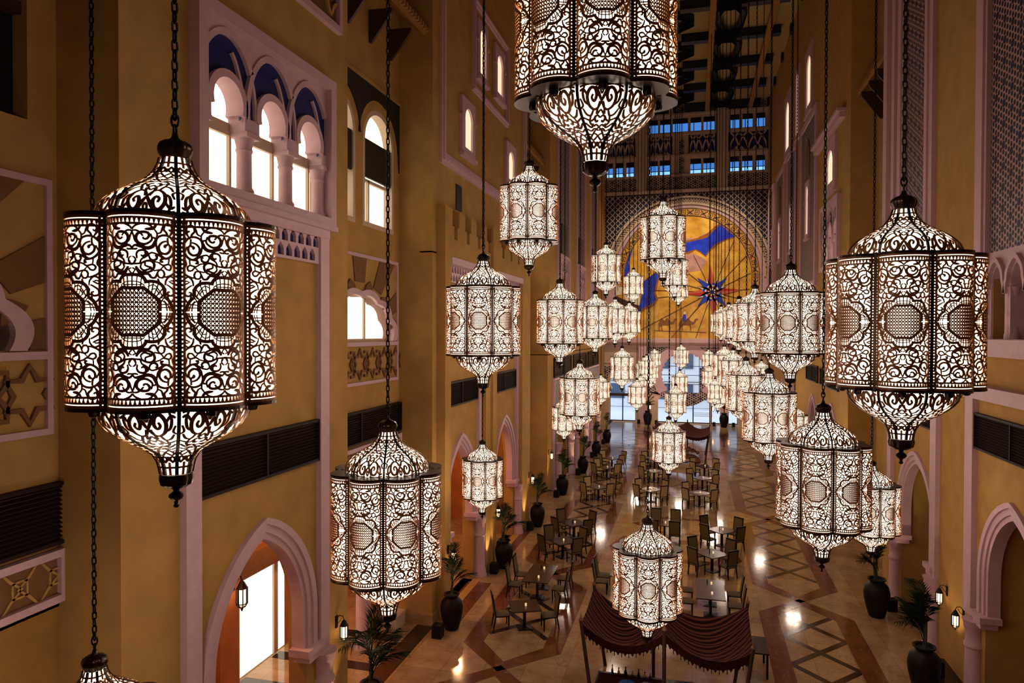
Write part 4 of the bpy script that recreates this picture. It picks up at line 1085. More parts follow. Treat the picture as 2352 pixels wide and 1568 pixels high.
BULBS = {}
def bulb(D, low):
    k = (D, low)
    if k not in BULBS:
        l = bpy.data.lights.new('bulb', 'POINT'); l.energy = BULB_W*(.3 if low else 1)*(D/1.6)**2; l.color = (1, .78, .62); l.shadow_soft_size = .27*D
        BULBS[k] = l
    return BULBS[k]
def lantern(x, y, z, D, rod, label, wpx, chainlabel=None):
    t = thing('hanging_lantern', label, 'lantern', (x, y, z), 0, 'pierced metal lanterns hanging in the hall')
    face = math.atan2(-y, -x)            # towards the camera side of the hall
    t.rotation_euler.z = face+rad(rod)-rad(22.5); t.scale = (D, D, D)
    link('top_plate', MESH['top'], t, (0, 0, HB)); link('bottom_plate', MESH['bot'], t, (0, 0, -HB))
    link('drum_glass', MESH['drumglass'], t)
    link('dome_lattice', MESH['dome'], t, (0, 0, HB+.012)); link('dome_glass', MESH['domeglass'], t, (0, 0, HB+.012))
    link('bowl_lattice', MESH['bowl'], t, (0, 0, -HB-.012)); link('bowl_glass', MESH['bowlglass'], t, (0, 0, -HB-.012))
    link('cap', MESH['cap'], t, (0, 0, HB+.346)); link('shackle', MESH['shackle'], t, (0, 0, HB+.346))
    c = link('bottom_cup', MESH['cup'], t, (0, 0, -HB-.372)); link('finial', MESH['finial'], c, (0, 0, -.084))
    for k in range(8):
        a = 2*PI*k/8
        link('petal_panel', MESH['petal'], t, None, a); link('rib', MESH['rib'], t, None, a+PI/8)
        if wpx > 60: link('downlight', MESH['spot'], t, ((RC+.05)*math.cos(a), (RC+.05)*math.sin(a), -HB-.03), a)
    bl = link('bulb', bulb(D, x > 1 and y < 19), t, (0, 0, -.06)); bl.scale = (1/D, 1/D, 1/D)
    # chain up to the ceiling
    z0 = z+D*(HB+.346+.225); s0 = 1.0 if wpx > 150 else 1.15
    n = int((TOP-z0)/(.158*s0)); s = (TOP-z0+.03)/(.158*n)
    ch = link('chain', MESH['link'] if wpx > 100 else MESH['linkfar'], None, (x, y, z0+.02), face+.5)
    ch.scale = (s if wpx > 90 else s*1.3, s if wpx > 90 else s*1.3, s)
    md = ch.modifiers.new('links', 'ARRAY'); md.count = max(2, n); md.use_relative_offset = False; md.use_constant_offset = True; md.constant_offset_displace = (0, 0, .158)
    tag(ch, 'black chain above the '+label.replace('glowing ', '').split(',')[0] if label.count(' nearest') == 0 else 'black chain above the '+label.replace('glowing ', ''), 'chain', 'lantern chains')
#LBEG
LANTERNS = [
 (-4.15, 4.85, 10.14, 1.60, 2.0, 443, 'huge glowing lantern before the arched window of the near left wall'),
 (-6.66, 6.47, 4.84, 1.60, 10.0, 318, 'glowing lantern cut off by the lower left corner, only its cap and dome showing'),
 (-0.96, 6.88, 12.99, 1.60, -16.5, 372, 'huge glowing lantern cut off by the top edge of the picture'),
 (2.28, 8.73, 10.12, 1.60, 23.0, 324, 'huge glowing lantern at the right edge before the pierced screens'),
 (-4.21, 9.09, 7.31, 1.60, -5.0, 257, 'large glowing lantern hanging over the palm at the lower left, seen from above'),
 (2.25, 13.48, 7.30, 1.60, 14.5, 204, 'large glowing lantern low on the right with its shaded top lobes visible'),
 (-4.36, 14.18, 10.23, 1.60, 15.5, 172, 'glowing lantern at eye level before the crenellated left wall, a smaller lantern below it'),
 (-1.02, 16.37, 4.27, 1.60, 24.0, 157, 'large glowing lantern low over the striped canopy in the foreground'),
 (2.23, 17.81, 10.23, 1.60, 18.0, 153, 'glowing lantern at eye level just left of the huge right hand one'),
 (-4.24, 17.90, 13.09, 1.60, -4.0, 139, 'glowing lantern hung high beside the small lit windows on the left'),
 (4.48, 19.78, 5.47, 1.37, 19.8, 121, 'bluish glowing lantern half hidden behind the large one low on the right'),
 (-6.71, 21.77, 5.22, 1.37, 8.6, 95, 'smaller glowing lantern low by the left arcade between two pointed arches'),
 (2.19, 22.17, 7.50, 1.60, 8.5, 121, 'glowing lantern low right of centre before the lattice floor band'),
 (-4.34, 22.81, 10.34, 1.60, 9.0, 110, 'glowing lantern at eye level below and right of the high left one'),
 (-1.06, 24.43, 13.20, 1.60, -4.0, 106, 'glowing lantern hung high in front of the mural, largest overlapping it'),
 (-4.39, 27.32, 7.48, 1.60, -15.0, 92, 'glowing lantern, second nearest of the lower left row'),
 (2.22, 27.84, 10.39, 1.60, -19.0, 96, 'glowing lantern, third nearest of the eye-level right row'),
 (2.05, 29.81, 7.58, 1.60, 14.7, 90, 'glowing lantern, third nearest of the lower right row'),
 (-4.35, 31.42, 10.45, 1.60, 12.0, 81, 'glowing lantern, fourth nearest of the eye-level left row'),
 (-1.16, 34.35, 4.52, 1.60, 22.0, 75, 'glowing lantern low over the far tables, its scalloped top seen from above'),
 (-4.57, 37.08, 13.37, 1.60, 6.9, 68, 'glowing lantern, second nearest of the highest left row'),
 (2.22, 37.53, 10.45, 1.60, -17.4, 71, 'glowing lantern, fourth nearest of the eye-level right row'),
 (-6.92, 37.74, 5.26, 1.37, 10.3, 57, 'glowing lantern low by the left wall half hidden behind a larger one'),
 (5.12, 38.92, 5.09, 1.37, 3.6, 60, 'lantern by the right wall almost hidden behind a larger low lantern'),
 (-1.12, 40.96, 13.40, 1.60, -7.9, 64, 'glowing lantern, third nearest of the highest middle row'),
 (2.13, 41.11, 7.73, 1.60, -18.8, 65, 'glowing lantern, fourth nearest of the lower right row'),
 (-4.58, 41.69, 10.68, 1.60, 14.6, 61, 'glowing lantern, fifth nearest of the eye-level left row'),
 (-4.55, 45.75, 7.69, 1.60, -5.0, 56, 'glowing lantern, third nearest of the lower left row'),
 (-4.29, 47.72, 10.71, 1.60, 8.8, 54, 'glowing lantern, sixth nearest of the eye-level left row'),
 (2.22, 48.66, 10.61, 1.60, 15.2, 54, 'glowing lantern, fifth nearest of the eye-level right row'),
 (1.99, 49.34, 7.78, 1.60, 8.6, 54, 'glowing lantern, fifth nearest of the lower right row'),
 (-6.91, 53.21, 5.61, 1.37, 16.8, 41, 'small far lantern low by the farthest left arches'),
 (4.77, 53.73, 6.84, 1.37, -4.2, 43, 'small far lantern at the right of the far doors, only its dome clear'),
 (-1.33, 54.02, 4.69, 1.60, 12.0, 48, 'glowing lantern, third nearest of the lowest middle row'),
 (1.52, 54.03, 5.62, 1.14, -2.2, 35, 'glowing lantern, nearest of the lowest right row'),
 (1.81, 56.53, 5.26, 1.60, 17.4, 47, 'glowing lantern, second nearest of the lowest right row'),
 (-4.78, 56.82, 13.79, 1.60, 15.2, 45, 'glowing lantern, third nearest of the highest left row'),
 (-3.72, 57.16, 7.18, 1.20, -16.1, 34, 'glowing lantern, fourth nearest of the lower left row'),
 (2.04, 57.24, 10.77, 1.60, -14.6, 46, 'glowing lantern, sixth nearest of the eye-level right row'),
 (1.19, 57.96, 6.41, 1.12, -11.3, 32, 'glowing lantern, sixth nearest of the lower right row'),
 (-1.28, 58.33, 13.61, 1.60, 18.6, 45, 'glowing lantern, fourth nearest of the highest middle row'),
 (-3.32, 58.92, 6.67, 0.98, -2.6, 27, 'glowing lantern, fifth nearest of the lower left row'),
 (1.72, 60.16, 6.60, 1.45, 5.1, 40, 'glowing lantern, seventh nearest of the lower right row'),
 (-4.76, 60.72, 4.63, 1.60, -8.0, 42, 'glowing lantern, nearest of the lowest left row'),
 (-1.21, 62.50, 5.48, 1.48, 0.3, 38, 'glowing lantern, fourth nearest of the lowest middle row'),
 (-4.67, 63.55, 5.15, 1.18, -4.6, 30, 'glowing lantern, second nearest of the lowest left row'),
 (-3.90, 65.49, 5.77, 1.05, -6.0, 26, 'glowing lantern, third nearest of the lowest left row'),
 (1.29, 66.03, 7.47, 1.22, 3.4, 30, 'glowing lantern, eighth nearest of the lower right row'),
 (-4.79, 69.03, 6.28, 1.60, 3.4, 37, 'glowing lantern, sixth nearest of the lower left row'),
 (1.81, 71.01, 6.65, 1.52, 16.2, 35, 'glowing lantern, ninth nearest of the lower right row'),
 (-3.88, 71.48, 7.30, 1.32, 7.3, 30, 'glowing lantern, seventh nearest of the lower left row'),
 (-1.31, 73.68, 7.52, 1.55, 17.2, 34, 'glowing lantern, nearest of the lower middle row'),
]
for a in LANTERNS: lantern(a[0], a[1], a[2], a[3], a[4], a[6], a[5])
#LEND

#FBEG
# ---- dining furniture
def chair_mesh():
    out = {}
    mb = MB().box(-.24, .22, -.24, .24, .40, .43); mb2 = MB()
    # cushion with rounded top, front at +x
    n = 6
    vs = []; fs = []
    for i in range(n+1):
        for j in range(n+1):
            u, v = i/n*2-1, j/n*2-1; vs.append((-.01+.235*u, .235*v, .435+.055*(1-u**4)*(1-v**4)))
    for i in range(n):
        for j in range(n): fs.append((i*(n+1)+j, (i+1)*(n+1)+j, (i+1)*(n+1)+j+1, i*(n+1)+j+1))
    mb2.add(vs, fs).box(-.245, .225, -.235, .235, .425, .438)
    out['seat'] = mb2
    out['seat_frame'] = mb
    b = lambda z: -.22-.10*max(0, (z-.45)/.65)          # raked back
    def slab(y0, y1, z0, z1, t0, t1):
        return ([(b(z)+t, y, z) for z in (z0, z1) for y in (y0, y1) for t in (t0, t1)], [(0, 1, 3, 2), (4, 6, 7, 5), (0, 4, 5, 1), (2, 3, 7, 6), (0, 2, 6, 4), (1, 5, 7, 3)])
    out['backrest'] = MB().add(*slab(-.20, .20, .50, 1.06, -.022, .024))
    fr = MB()
    for s in (-1, 1): fr.add(*slab(*sorted((s*.20, s*.24)), .42, 1.12, -.018, .018))
    fr.add(*slab(-.24, .24, 1.06, 1.12, -.02, .02)).add(*slab(-.2, .2, .47, .51, -.015, .015))
    out['back_frame'] = fr
    return out
ch_parts = chair_mesh()
CM = {k: v.mesh(k, M['wood']) for k, v in ch_parts.items()}
CM['leg_front'] = MB().add([(x, y, z) for x, y, z in [(-.018, -.018, 0), (.014, -.018, 0), (.014, .014, 0), (-.018, .014, 0), (-.024, -.024, .41), (.024, -.024, .41), (.024, .024, .41), (-.024, .024, .41)]],
    [(3, 2, 1, 0), (4, 5, 6, 7), (0, 1, 5, 4), (1, 2, 6, 5), (2, 3, 7, 6), (3, 0, 4, 7)]).mesh('leg', M['wood'])
CM['leg_rear'] = MB().add([(-.09, -.018, 0), (-.06, -.018, 0), (-.06, .014, 0), (-.09, .014, 0), (-.024, -.022, .43), (.02, -.022, .43), (.02, .022, .43), (-.024, .022, .43)],
    [(3, 2, 1, 0), (4, 5, 6, 7), (0, 1, 5, 4), (1, 2, 6, 5), (2, 3, 7, 6), (3, 0, 4, 7)]).mesh('leg', M['wood'])
def chair_variant(m):
    v = dict(CM)
    for k in ('seat', 'backrest'): v[k] = CM[k].copy(); v[k].materials.clear(); v[k].materials.append(m)
    v['seat'].polygons.foreach_set('use_smooth', [True]*len(v['seat'].polygons)); return v
OLIVE, BEIGE = chair_variant(M['olive']), chair_variant(M['beige'])
def chair(x, y, rz, v, label):
    t = thing('dining_chair', label, 'chair', (x, y, 0), rz, 'dining chairs round the cafe tables'); t.scale = (1.08, 1.08, 1.06)
    for k in ('seat', 'seat_frame', 'backrest', 'back_frame'): link(k, v[k], t)
    for sy in (-.21, .21): link('leg', v['leg_front'], t, (.19, sy, 0)); link('leg', v['leg_rear'], t, (-.215, sy, 0))
TM = {
 'table_top': MB().box(-.5, .5, -.5, .5, .715, .75).mesh('table_top', M['granite']),
 'pedestal': MB().box(-.045, .045, -.045, .045, .04, .69).box(-.16, .16, -.16, .16, .685, .715).mesh('pedestal', M['wood']),
 'base': MB().add([(-.24, -.24, 0), (.24, -.24, 0), (.24, .24, 0), (-.24, .24, 0), (-.24, -.24, .025), (.24, -.24, .025), (.24, .24, .025), (-.24, .24, .025), (-.06, -.06, .05), (.06, -.06, .05), (.06, .06, .05), (-.06, .06, .05)],
    [(3, 2, 1, 0), (0, 1, 5, 4), (1, 2, 6, 5), (2, 3, 7, 6), (3, 0, 4, 7), (4, 5, 9, 8), (5, 6, 10, 9), (6, 7, 11, 10), (7, 4, 8, 11), (8, 9, 10, 11)]).mesh('base', M['wood']),
 'glass': MB().lathe([(.03, 0), (.034, .01), (.034, .085), (.03, .09)], 12).mesh('glass', M['candle']),
 'vase': MB().lathe([(.02, 0), (.028, .01), (.02, .06), (.014, .10), (.018, .13)], 12).mesh('vase', M['darkglass']),
}
def table(x, y, label, where, top=None, rot=0):
    t = thing('cafe_table', label, 'table', (x, y, 0), rot, 'square cafe tables on the marble floor')
    for k in ('table_top', 'pedestal', 'base'): link(k, TM[k], t)
    if top == 'cloth':
        tag(MB().box(x-.3, x+.3, y-.16, y+.2, .7515, .757).build('table_runner', M['cloth']), 'white linen runner on '+where, 'runner')
    g = link('candle_glass', TM['glass'], None, (x+.05, y-.02, .7515 if top != 'cloth' else .759)); tag(g, 'small pale candle glass standing on '+where, 'candle', 'candle glasses on the tables')
    if top == 'vase' or top == 'both':
        g = link('bud_vase', TM['vase'], None, (x-.10, y+.14, .7515)); tag(g, 'small dark bud vase standing on '+where, 'vase', 'bud vases on the tables')
LEFTC, RIGHTC = 0, PI                  # seats facing +x or -x
def setting(x, y, v, where, spots, top=None, rot=None):
    """a table with chairs; spots are (dx, dy, facing, words)"""
    table(x, y, 'dark granite table, '+where, 'the '+where, top, PI/4 if spots is FOUR else (rot or 0))
    for dx, dy, rz, w in spots: chair(x+dx, y+dy, rz, v, 'dining chair, %s at the %s' % (w, where))
FOUR = [(-.60, -.56, PI/4+.12, 'front left'), (-.60, .58, -PI/4-.1, 'back left'), (.60, -.56, PI*.75-.1, 'front right'), (.60, .58, -PI*.75+.12, 'back right')]
setting(-5.5, 22.73, OLIVE, 'table nearest the camera on the left band', [(-.76, -.14, .42, 'left'), (.80, .18, PI+.42, 'right')], None, .42)
setting(-5.66, 25.45, OLIVE, 'near half of the joined left tables', [(-.84, -.05, .05, 'left'), (.84, -.05, PI, 'right')])
setting(-5.66, 26.46, OLIVE, 'far half of the joined left tables', [(-.84, .05, 0, 'left'), (.84, .05, PI, 'right')], 'vase')
setting(-5.6, 30.31, OLIVE, 'third table up the left band', FOUR)
setting(-5.6, 33.31, OLIVE, 'fourth table up the left band', FOUR, 'vase')
setting(-5.5, 41.45, BEIGE, 'fifth table up the left band', FOUR)
setting(-5.75, 47.66, BEIGE, 'sixth table up the left band', FOUR)
setting(-5.8, 51.17, BEIGE, 'farthest table up the left band', FOUR)
setting(-2.42, 41.66, BEIGE, 'linen topped table left of the floor stars', FOUR, 'cloth')
setting(-2.55, 47.32, BEIGE, 'middle table of the left centre group', FOUR)
setting(-2.75, 51.57, BEIGE, 'far table of the left centre group', FOUR)
setting(.35, 41.45, BEIGE, 'linen topped table right of the floor stars', FOUR, 'cloth')
setting(.56, 45.79, BEIGE, 'middle table of the right centre group', FOUR)
setting(.74, 49.9, BEIGE, 'far table of the right centre group', FOUR)
setting(1.31, 33.92, OLIVE, 'farther table right of the foreground lantern', FOUR, 'both')
setting(.78, 30.19, OLIVE, 'shining table right of the foreground lantern', FOUR, 'both')
setting(.62, 25.45, OLIVE, 'near half of the joined tables behind the canopy', [(-.84, -.05, .05, 'left'), (.84, -.05, PI, 'right')])
setting(.62, 26.46, OLIVE, 'far half of the joined tables behind the canopy', [(-.84, .05, 0, 'left'), (.84, .05, PI, 'right')], 'both')
setting(-1.34, 34.4, OLIVE, 'table just above the dome of the foreground lantern', [(-.5, -.80, PI/2, 'front left'), (.5, -.80, PI/2, 'front right'), (-.45, .80, -PI/2, 'back left'), (.5, .80, -PI/2, 'back right')], 'vase')
setting(-2.55, 26.9, OLIVE, 'table hidden behind the foreground lantern', [(-.84, -.3, .05, 'front left'), (-.84, .34, -.05, 'back left')])

# ---- potted palms
def pot_mesh(k=1):
    return MB().lathe([(.20, 0), (.24, .03), (.30, .25), (.37, .55), (.385, .75), (.34, .95), (.24, 1.06), (.20, 1.09), (.21, 1.12), (.27, 1.17), (.265, 1.20), (.21, 1.18), (.19, 1.12)], 28).mesh('pot', M['pot'], True)
POT = pot_mesh(); SOIL = MB().lathe([(.01, 1.12), (.19, 1.12), (.19, 1.13)], 16).mesh('soil', M['soil'])
def frond_mesh(seed, L_, arch_):
    rn = random.Random(seed); mb = MB(); sp = []
    for i in range(15):
        t = i/14; sp.append(Vector((L_*(t*.15+.55*t*t*arch_), 0, L_*(t*1.02-.52*t**2.2*arch_))))
    mb.tube([tuple(p) for p in sp], [.012*(1-.7*i/14) for i in range(15)], 5)
    for i in range(5, 15):
        p = sp[i]; d = (sp[i]-sp[i-1]).normalized()
        for s in (-1, 1):
            for h in (0, .5):
                l = L_*.50*math.sin(PI*min(.95, .30+(i+h-5)/13.5))*rn.uniform(.85, 1.1)
                q = p-d*h*L_/15; side = Vector((0, s, 0)); dr = (d*.95+side*.62+Vector((0, 0, rn.uniform(-.15, .1)))).normalized()
                w = dr.cross(Vector((-d.z, 0, d.x))+side*.6).normalized()*.013
                m_ = q+dr*l*.45+Vector((0, 0, -.03*l)); e = q+dr*l+Vector((0, 0, -.28*l))
                mb.add([tuple(q-w*.3), tuple(q+w*.3), tuple(m_+w), tuple(m_-w), tuple(e)], [(0, 1, 2, 3), (3, 2, 4)])
    return mb.mesh('frond', M['leaf'])
FR = [frond_mesh(i, 1.12+.14*(i % 3), (.55, .8, 1.0, .35)[i % 4]) for i in range(6)]
STEMM = MB().tube([(0, 0, 1.1), (.03, .01, 1.5), (.02, 0, 1.95)], [.045, .035, .02], 8).tube([(.05, .03, 1.1), (.1, .05, 1.6), (.08, .06, 2.0)], [.03, .025, .015], 8).mesh('stem', M['stem'])
def palm(x, y, label, s=1.0, seed=0, tall=1.0, n=11):
    side = 0 if x < -7 else PI if x > 6 else -PI/2
    t = thing('potted_palm', label, 'plant', (x, y, 0), seed*1.3, 'potted palms along the walls'); t.scale = (s, s, s)
    link('pot', POT, t); link('soil', SOIL, t); st = link('stem', STEMM, t)
    rn = random.Random(seed)
    for k in range(n):
        o = link('frond', FR[k % 6], t, (rn.uniform(-.03, .06), rn.uniform(-.03, .05), 1.25+.62*(k % 4)/3), (side+rad(95)*math.sin(k*2.4)+rn.uniform(-.15, .15)-seed*1.3) if side is not None else k*2.4)
        o.scale = (tall*rn.uniform(.75, 1.0),)*3; o.rotation_euler.x = rn.uniform(-.15, .15)
def uplight(x, y, face, label, power=60, col=(1, .72, .38)):
    """black floor lantern box throwing light up the wall behind the pot"""
    t = thing('uplighter', label, 'lamp', (x, y, 0), face, 'black uplighter boxes on the floor')
    MB().plate(rect(-.16, .16, -.16, .16), [rect(-.13, .13, -.13, .13)], .02, .42).build('housing', M['iron'], t)
    MB().box(-.16, .16, -.16, .16, 0, .02).build('base', M['iron'], t)
    MB().box(-.12, .12, -.12, .12, .12, .13).build('lens', M['sconceglow'], t)
    l = bpy.data.lights.new('uplight', 'SPOT'); l.energy = power*4; l.color = col; l.spot_size = rad(70); l.spot_blend = .6; l.shadow_soft_size = .05
    o = bpy.data.objects.new('uplight', l); COL.objects.link(o); o.parent = t; o.location = (0, 0, .45); o.rotation_euler = (PI, 0, 0)
PL = [(-7.85, 22.0, 'palm in the dark urn at the left recess corner', 1.0), (-7.75, 28.3, 'palm in the dark urn between the first two left arches', 1.0),
      (-7.75, 34.8, 'palm in the dark urn right of the second left arch', 1.0), (-7.8, 42.0, 'palm in the dark urn at the far left wall corner', 1.0),
      (-7.6, 48.9, 'palm in the dark urn by the first far left arch', 1.0), (-7.6, 55.9, 'palm in the dark urn by the second far left arch', 1.0), (-7.6, 62.9, 'palm in the dark urn farthest along the left wall', 1.0)]
for i, (x, y, l, s) in enumerate(PL):
    palm(x, y, l, s, i+1, 1.0, 11 if i < 4 else 8)
    uplight(x-.22, y-.72, 0, 'black uplighter box beside the '+l, 42)
palm(-7.75, 15.75, 'leafy palm cut by the bottom edge beside the near left column', 1.05, 11, 1.15, 14)
palm(6.3, 26.9, 'palm in the dark urn by the column of the second right arch', 1.12, 12, 1.0, 12)
palm(6.25, 21.5, 'palm in the dark urn in the lower right corner', 1.1, 13, 1.0, 13)
palm(-4.85, 76.6, 'palm in the dark urn left of the central glass door', 1.25, 14, 1.0, 9)
palm(3.1, 76.6, 'palm in the dark urn right of the central glass door', 1.25, 15, 1.0, 9)
for x, w in ((-5.85, 'left of the palm left of the central glass door'), (-3.95, 'right of the palm left of the central glass door'), (2.1, 'left of the palm right of the central glass door'), (4.1, 'right of the palm right of the central glass door')):
    uplight(x, 77.3, 0, 'black uplighter box '+w, 60, (1, .6, .5))
uplight(6.95, 27.6, 0, 'black uplighter box behind the urn by the second right arch', 36)
uplight(6.95, 22.75, 0, 'black uplighter box behind the urn in the lower right corner', 36)
uplight(-8.1, 15.2, 0, 'black uplighter box beside the near left column', 30)

# ---- wall sconces
SG = {'cage': None}
def sconce(fr_pt, nx, ny, label, k=1.0, kind='wall'):
    """lantern sconce on a scrolled bracket; (nx, ny) points into the hall"""
    t = thing('wall_sconce', label, 'lamp', fr_pt, math.atan2(ny, nx), 'small wall lanterns')
    t.scale = (k, k, k)
    MB().box(0, .03, -.05, .05, .12, .42).build('back_plate', M['iron'], t)
    MB().tube([(.02, 0, .36), (.10, 0, .44), (.19, 0, .42), (.22, 0, .34)], .012, 6).tube([(.02, 0, .2), (.1, 0, .28), (.16, 0, .38)], .008, 6).build('bracket', M['iron'], t)
    MB().lathe([(.02, .34), (.05, .31), (.085, .24), (.11, .20), (.105, .19)], 8, (.22, 0, 0)).build('lamp_cap', M['iron'], t)
    mb = MB()
    for i in range(8):
        a = 2*PI*i/8; mb.tube([(.22+.10*math.cos(a), .10*math.sin(a), .20), (.22+.10*math.cos(a), .10*math.sin(a), -.10), (.22+.06*math.cos(a), .06*math.sin(a), -.16)], .012, 4)
    mb.lathe([(.105, -.10), (.105, -.085)], 8, (.22, 0, 0)).lathe([(.065, -.155), (.03, -.19), (.012, -.24)], 8, (.22, 0, 0)); mb.build('cage', M['iron'], t)
    MB().lathe([(.04, -.14), (.07, -.09), (.07, .19)], 12, (.22, 0, 0)).build('lamp_glass', M['sconceglow'], t)
for X, y, z, nx, l in ((-8.6, 15.55, 2.5, 1, 'small lit wall lantern by the palm at the bottom edge, left'), (-8.26, 22.75, 2.15, 1, 'small lit wall lantern above the nearest left urn palm'),
                       (-8.28, 28.5, 2.25, 1, 'small lit wall lantern between the first two left arches'), (-8.28, 35.05, 2.3, 1, 'small lit wall lantern right of the second left arch'),
                       (-8.6, 41.6, 2.4, 1, 'small lit wall lantern at the near corner of the far left wall'), (-8.6, 49.6, 2.4, 1, 'small lit wall lantern by the first far left arch'), (-8.6, 56.8, 2.4, 1, 'small lit wall lantern by the second far left arch'),
                       (7.5, 29.9, 1.9, -1, 'small lit wall lantern beyond the second right arch'), (7.5, 23.7, 1.9, -1, 'small lit wall lantern left of the lower right palm'), (7.5, 22.35, 1.75, -1, 'small lit wall lantern beside the lower right column')):
    sconce((X, y, z), nx, 0, l)
for x, l in ((-4.66, 'small lit wall lantern left of the central far door'), (2.02, 'small lit wall lantern right of the central far door'), (3.65, 'small lit wall lantern farthest right on the far wall')):
    sconce((x, 78.2, 1.75), 0, -1, l, 1.3)
sconce((-11.9, 15.95, 2.9), 1, 0, 'conical lit wall lantern inside the near left arch', 1.4)
for y, w in ((13.2, 'behind the near left arch'), (18.6, 'behind the recess columns on the left'), (25.1, 'behind the second left arch'), (31.4, 'behind the third left arch')):  # fill lamps added to brighten the dark corridor, dressed as ceiling fittings
    t = thing('ceiling_lamp', 'added round fill lamp on the corridor ceiling '+w, 'lamp', (-10.9, y, 6.3), 0, 'added corridor fill lamps')
    MB().lathe([(.22, 0), (.22, -.05), (.19, -.07)], 20).build('rim', M['iron'], t, True); MB().lathe([(.18, -.06), (.17, -.10), (.08, -.14), (.01, -.15)], 20).build('lamp_glass', M['sconceglow'], t, True)
    l = bpy.data.lights.new('lamp', 'POINT'); l.energy = 230; l.color = (1, .55, .26); l.shadow_soft_size = .15; link('lamp', l, t, (0, 0, -.35))

# ---- striped canopy in the foreground
stripe = mat('striped_tent_cloth', (.16, .045, .035), .95, spec=.05)
nt = stripe.node_tree; b = nt.nodes['Principled BSDF']; tc = nt.nodes.new('ShaderNodeTexCoord'); sp_ = nt.nodes.new('ShaderNodeSeparateXYZ')
wv = nt.nodes.new('ShaderNodeTexWave'); wv.bands_direction = 'Y'; wv.inputs['Scale'].default_value = 1.7; wv.inputs['Distortion'].default_value = .4
rp = nt.nodes.new('ShaderNodeValToRGB'); e = rp.color_ramp.elements; e[0].position = 0; e[0].color = (.012, .005, .007, 1); e[1].position = 1; e[1].color = (.16, .045, .03, 1)
x_ = e.new(.45); x_.color = (.02, .008, .01, 1); x_ = e.new(.55); x_.color = (.14, .038, .026, 1); x_ = e.new(.75); x_.color = (.012, .005, .006, 1)
nt.links.new(tc.outputs['UV'], wv.inputs['Vector']); nt.links.new(wv.outputs['Fac'], rp.inputs['Fac']); nt.links.new(rp.outputs['Color'], b.inputs['Base Color'])
def canopy(cx, cy, rows, label, s=1.0):
    """rows: front and back lines of (x, y, z) high points; cloth sags between them"""
    t = thing('canopy', label, 'canopy', (cx, cy, 0))
    fr_, bk = rows; nseg = len(fr_)-1; NU, NV = 14, 20
    def pt(u, v):
        k = min(nseg-1, int(u)); f = u-k
        def line(R):
            a, b = Vector(R[k]), Vector(R[k+1]); p = a.lerp(b, f); p.z -= .62*s*4*f*(1-f)*.75; return p
        p = line(fr_).lerp(line(bk), v); p.z -= .30*4*v*(1-v)*(.4+.6*4*f*(1-f)); p.z += .018*math.sin(v*44+f*5); return p-Vector((cx, cy, 0))
    vs = []; uv = []
    for i in range(NU*nseg+1):
        for j in range(NV*3+1): vs.append(tuple(pt(i/NU, j/(NV*3)))); uv.append((i/NU*.6, j/(NV*3)*3.0+.35*math.sin(PI*(i/NU % 1))))
    w = NV*3+1
    fs = [(i*w+j, (i+1)*w+j, (i+1)*w+j+1, i*w+j+1) for i in range(NU*nseg) for j in range(NV*3)]
    me = bpy.data.meshes.new('cloth'); me.from_pydata(vs, [], fs); me.materials.append(stripe)
    ul = me.uv_layers.new(name='UVMap')
    for lp_ in me.loops: ul.data[lp_.index].uv = uv[lp_.vertex_index]
    me.polygons.foreach_set('use_smooth', [True]*len(fs))
    c = link('cloth', me, t); sd = c.modifiers.new('thick', 'SOLIDIFY'); sd.thickness = .015
    # valance with tassels along each edge
    def valance(fn, n):
        mb = MB()
        P = [fn(i/n) for i in range(n+1)]
        for i in range(n):
            a, b = P[i], P[i+1]; d = .22 if i % 2 else .28; m_ = a.lerp(b, .5)
            off = Vector((0, -.012, 0))
            mb.add([tuple(a), tuple(b), tuple(b+Vector((0, 0, -.2))), tuple(m_+Vector((0, 0, -d))), tuple(a+Vector((0, 0, -.2))), tuple(a+off), tuple(b+off), tuple(b+off+Vector((0, 0, -.2))), tuple(m_+off+Vector((0, 0, -d))), tuple(a+off+Vector((0, 0, -.2)))],
                   [(0, 1, 2, 3, 4), (9, 8, 7, 6, 5), (4, 3, 8, 9), (3, 2, 7, 8)])
            if i % 2: mb.tube([tuple(m_+Vector((0, -.006, -d))), tuple(m_+Vector((0, -.006, -d-.09)))], .011, 5)
        mb.build('valance', M['redcloth'], t)
    valance(lambda q: pt(q*nseg*.9999, 0), 46); valance(lambda q: pt(q*nseg*.9999, 1), 46)
    valance(lambda q: pt(0, q), 22); valance(lambda q: pt(nseg-.0001, q), 22)
    for R, sg in ((fr_, -1), (bk, 1)):
        for i, p in enumerate(R):
            p = Vector(p)-Vector((cx, cy, 0)); foot = Vector((p.x*(.84 if i in (0, nseg) else 1), p.y*1.0-sg*.0, 0))
            po = MB().tube([tuple(foot), tuple(p+Vector((0, 0, .05)))], .05, 10).build('pole', M['brown'], t, True)
            MB().lathe([(.05, 0), (.065, .03), (.05, .07), (.02, .1), (.004, .22)], 10, tuple(p+Vector((0, 0, .05)))).build('finial', M['relief'], po, True)
    return t
canopy(-.7, 19.3, ([(-2.83, 18.0, 2.38), (-.68, 17.75, 2.46), (1.42, 17.5, 2.36)], [(-2.87, 20.75, 2.35), (-1.08, 20.3, 2.4), (1.5, 20.45, 2.35)]), 'striped dark red and black tented canopy sagging between poles in the foreground')
canopy(-1.0, 57.6, ([(-3.1, 55.8, 2.5), (-1.2, 55.5, 2.4), (1.15, 53.9, 2.4)], [(-3.0, 59.6, 2.5), (-.5, 59.6, 2.6), (1.3, 59.0, 2.4)]), 'dark draped canopy on leaning poles far down the hall', .9)
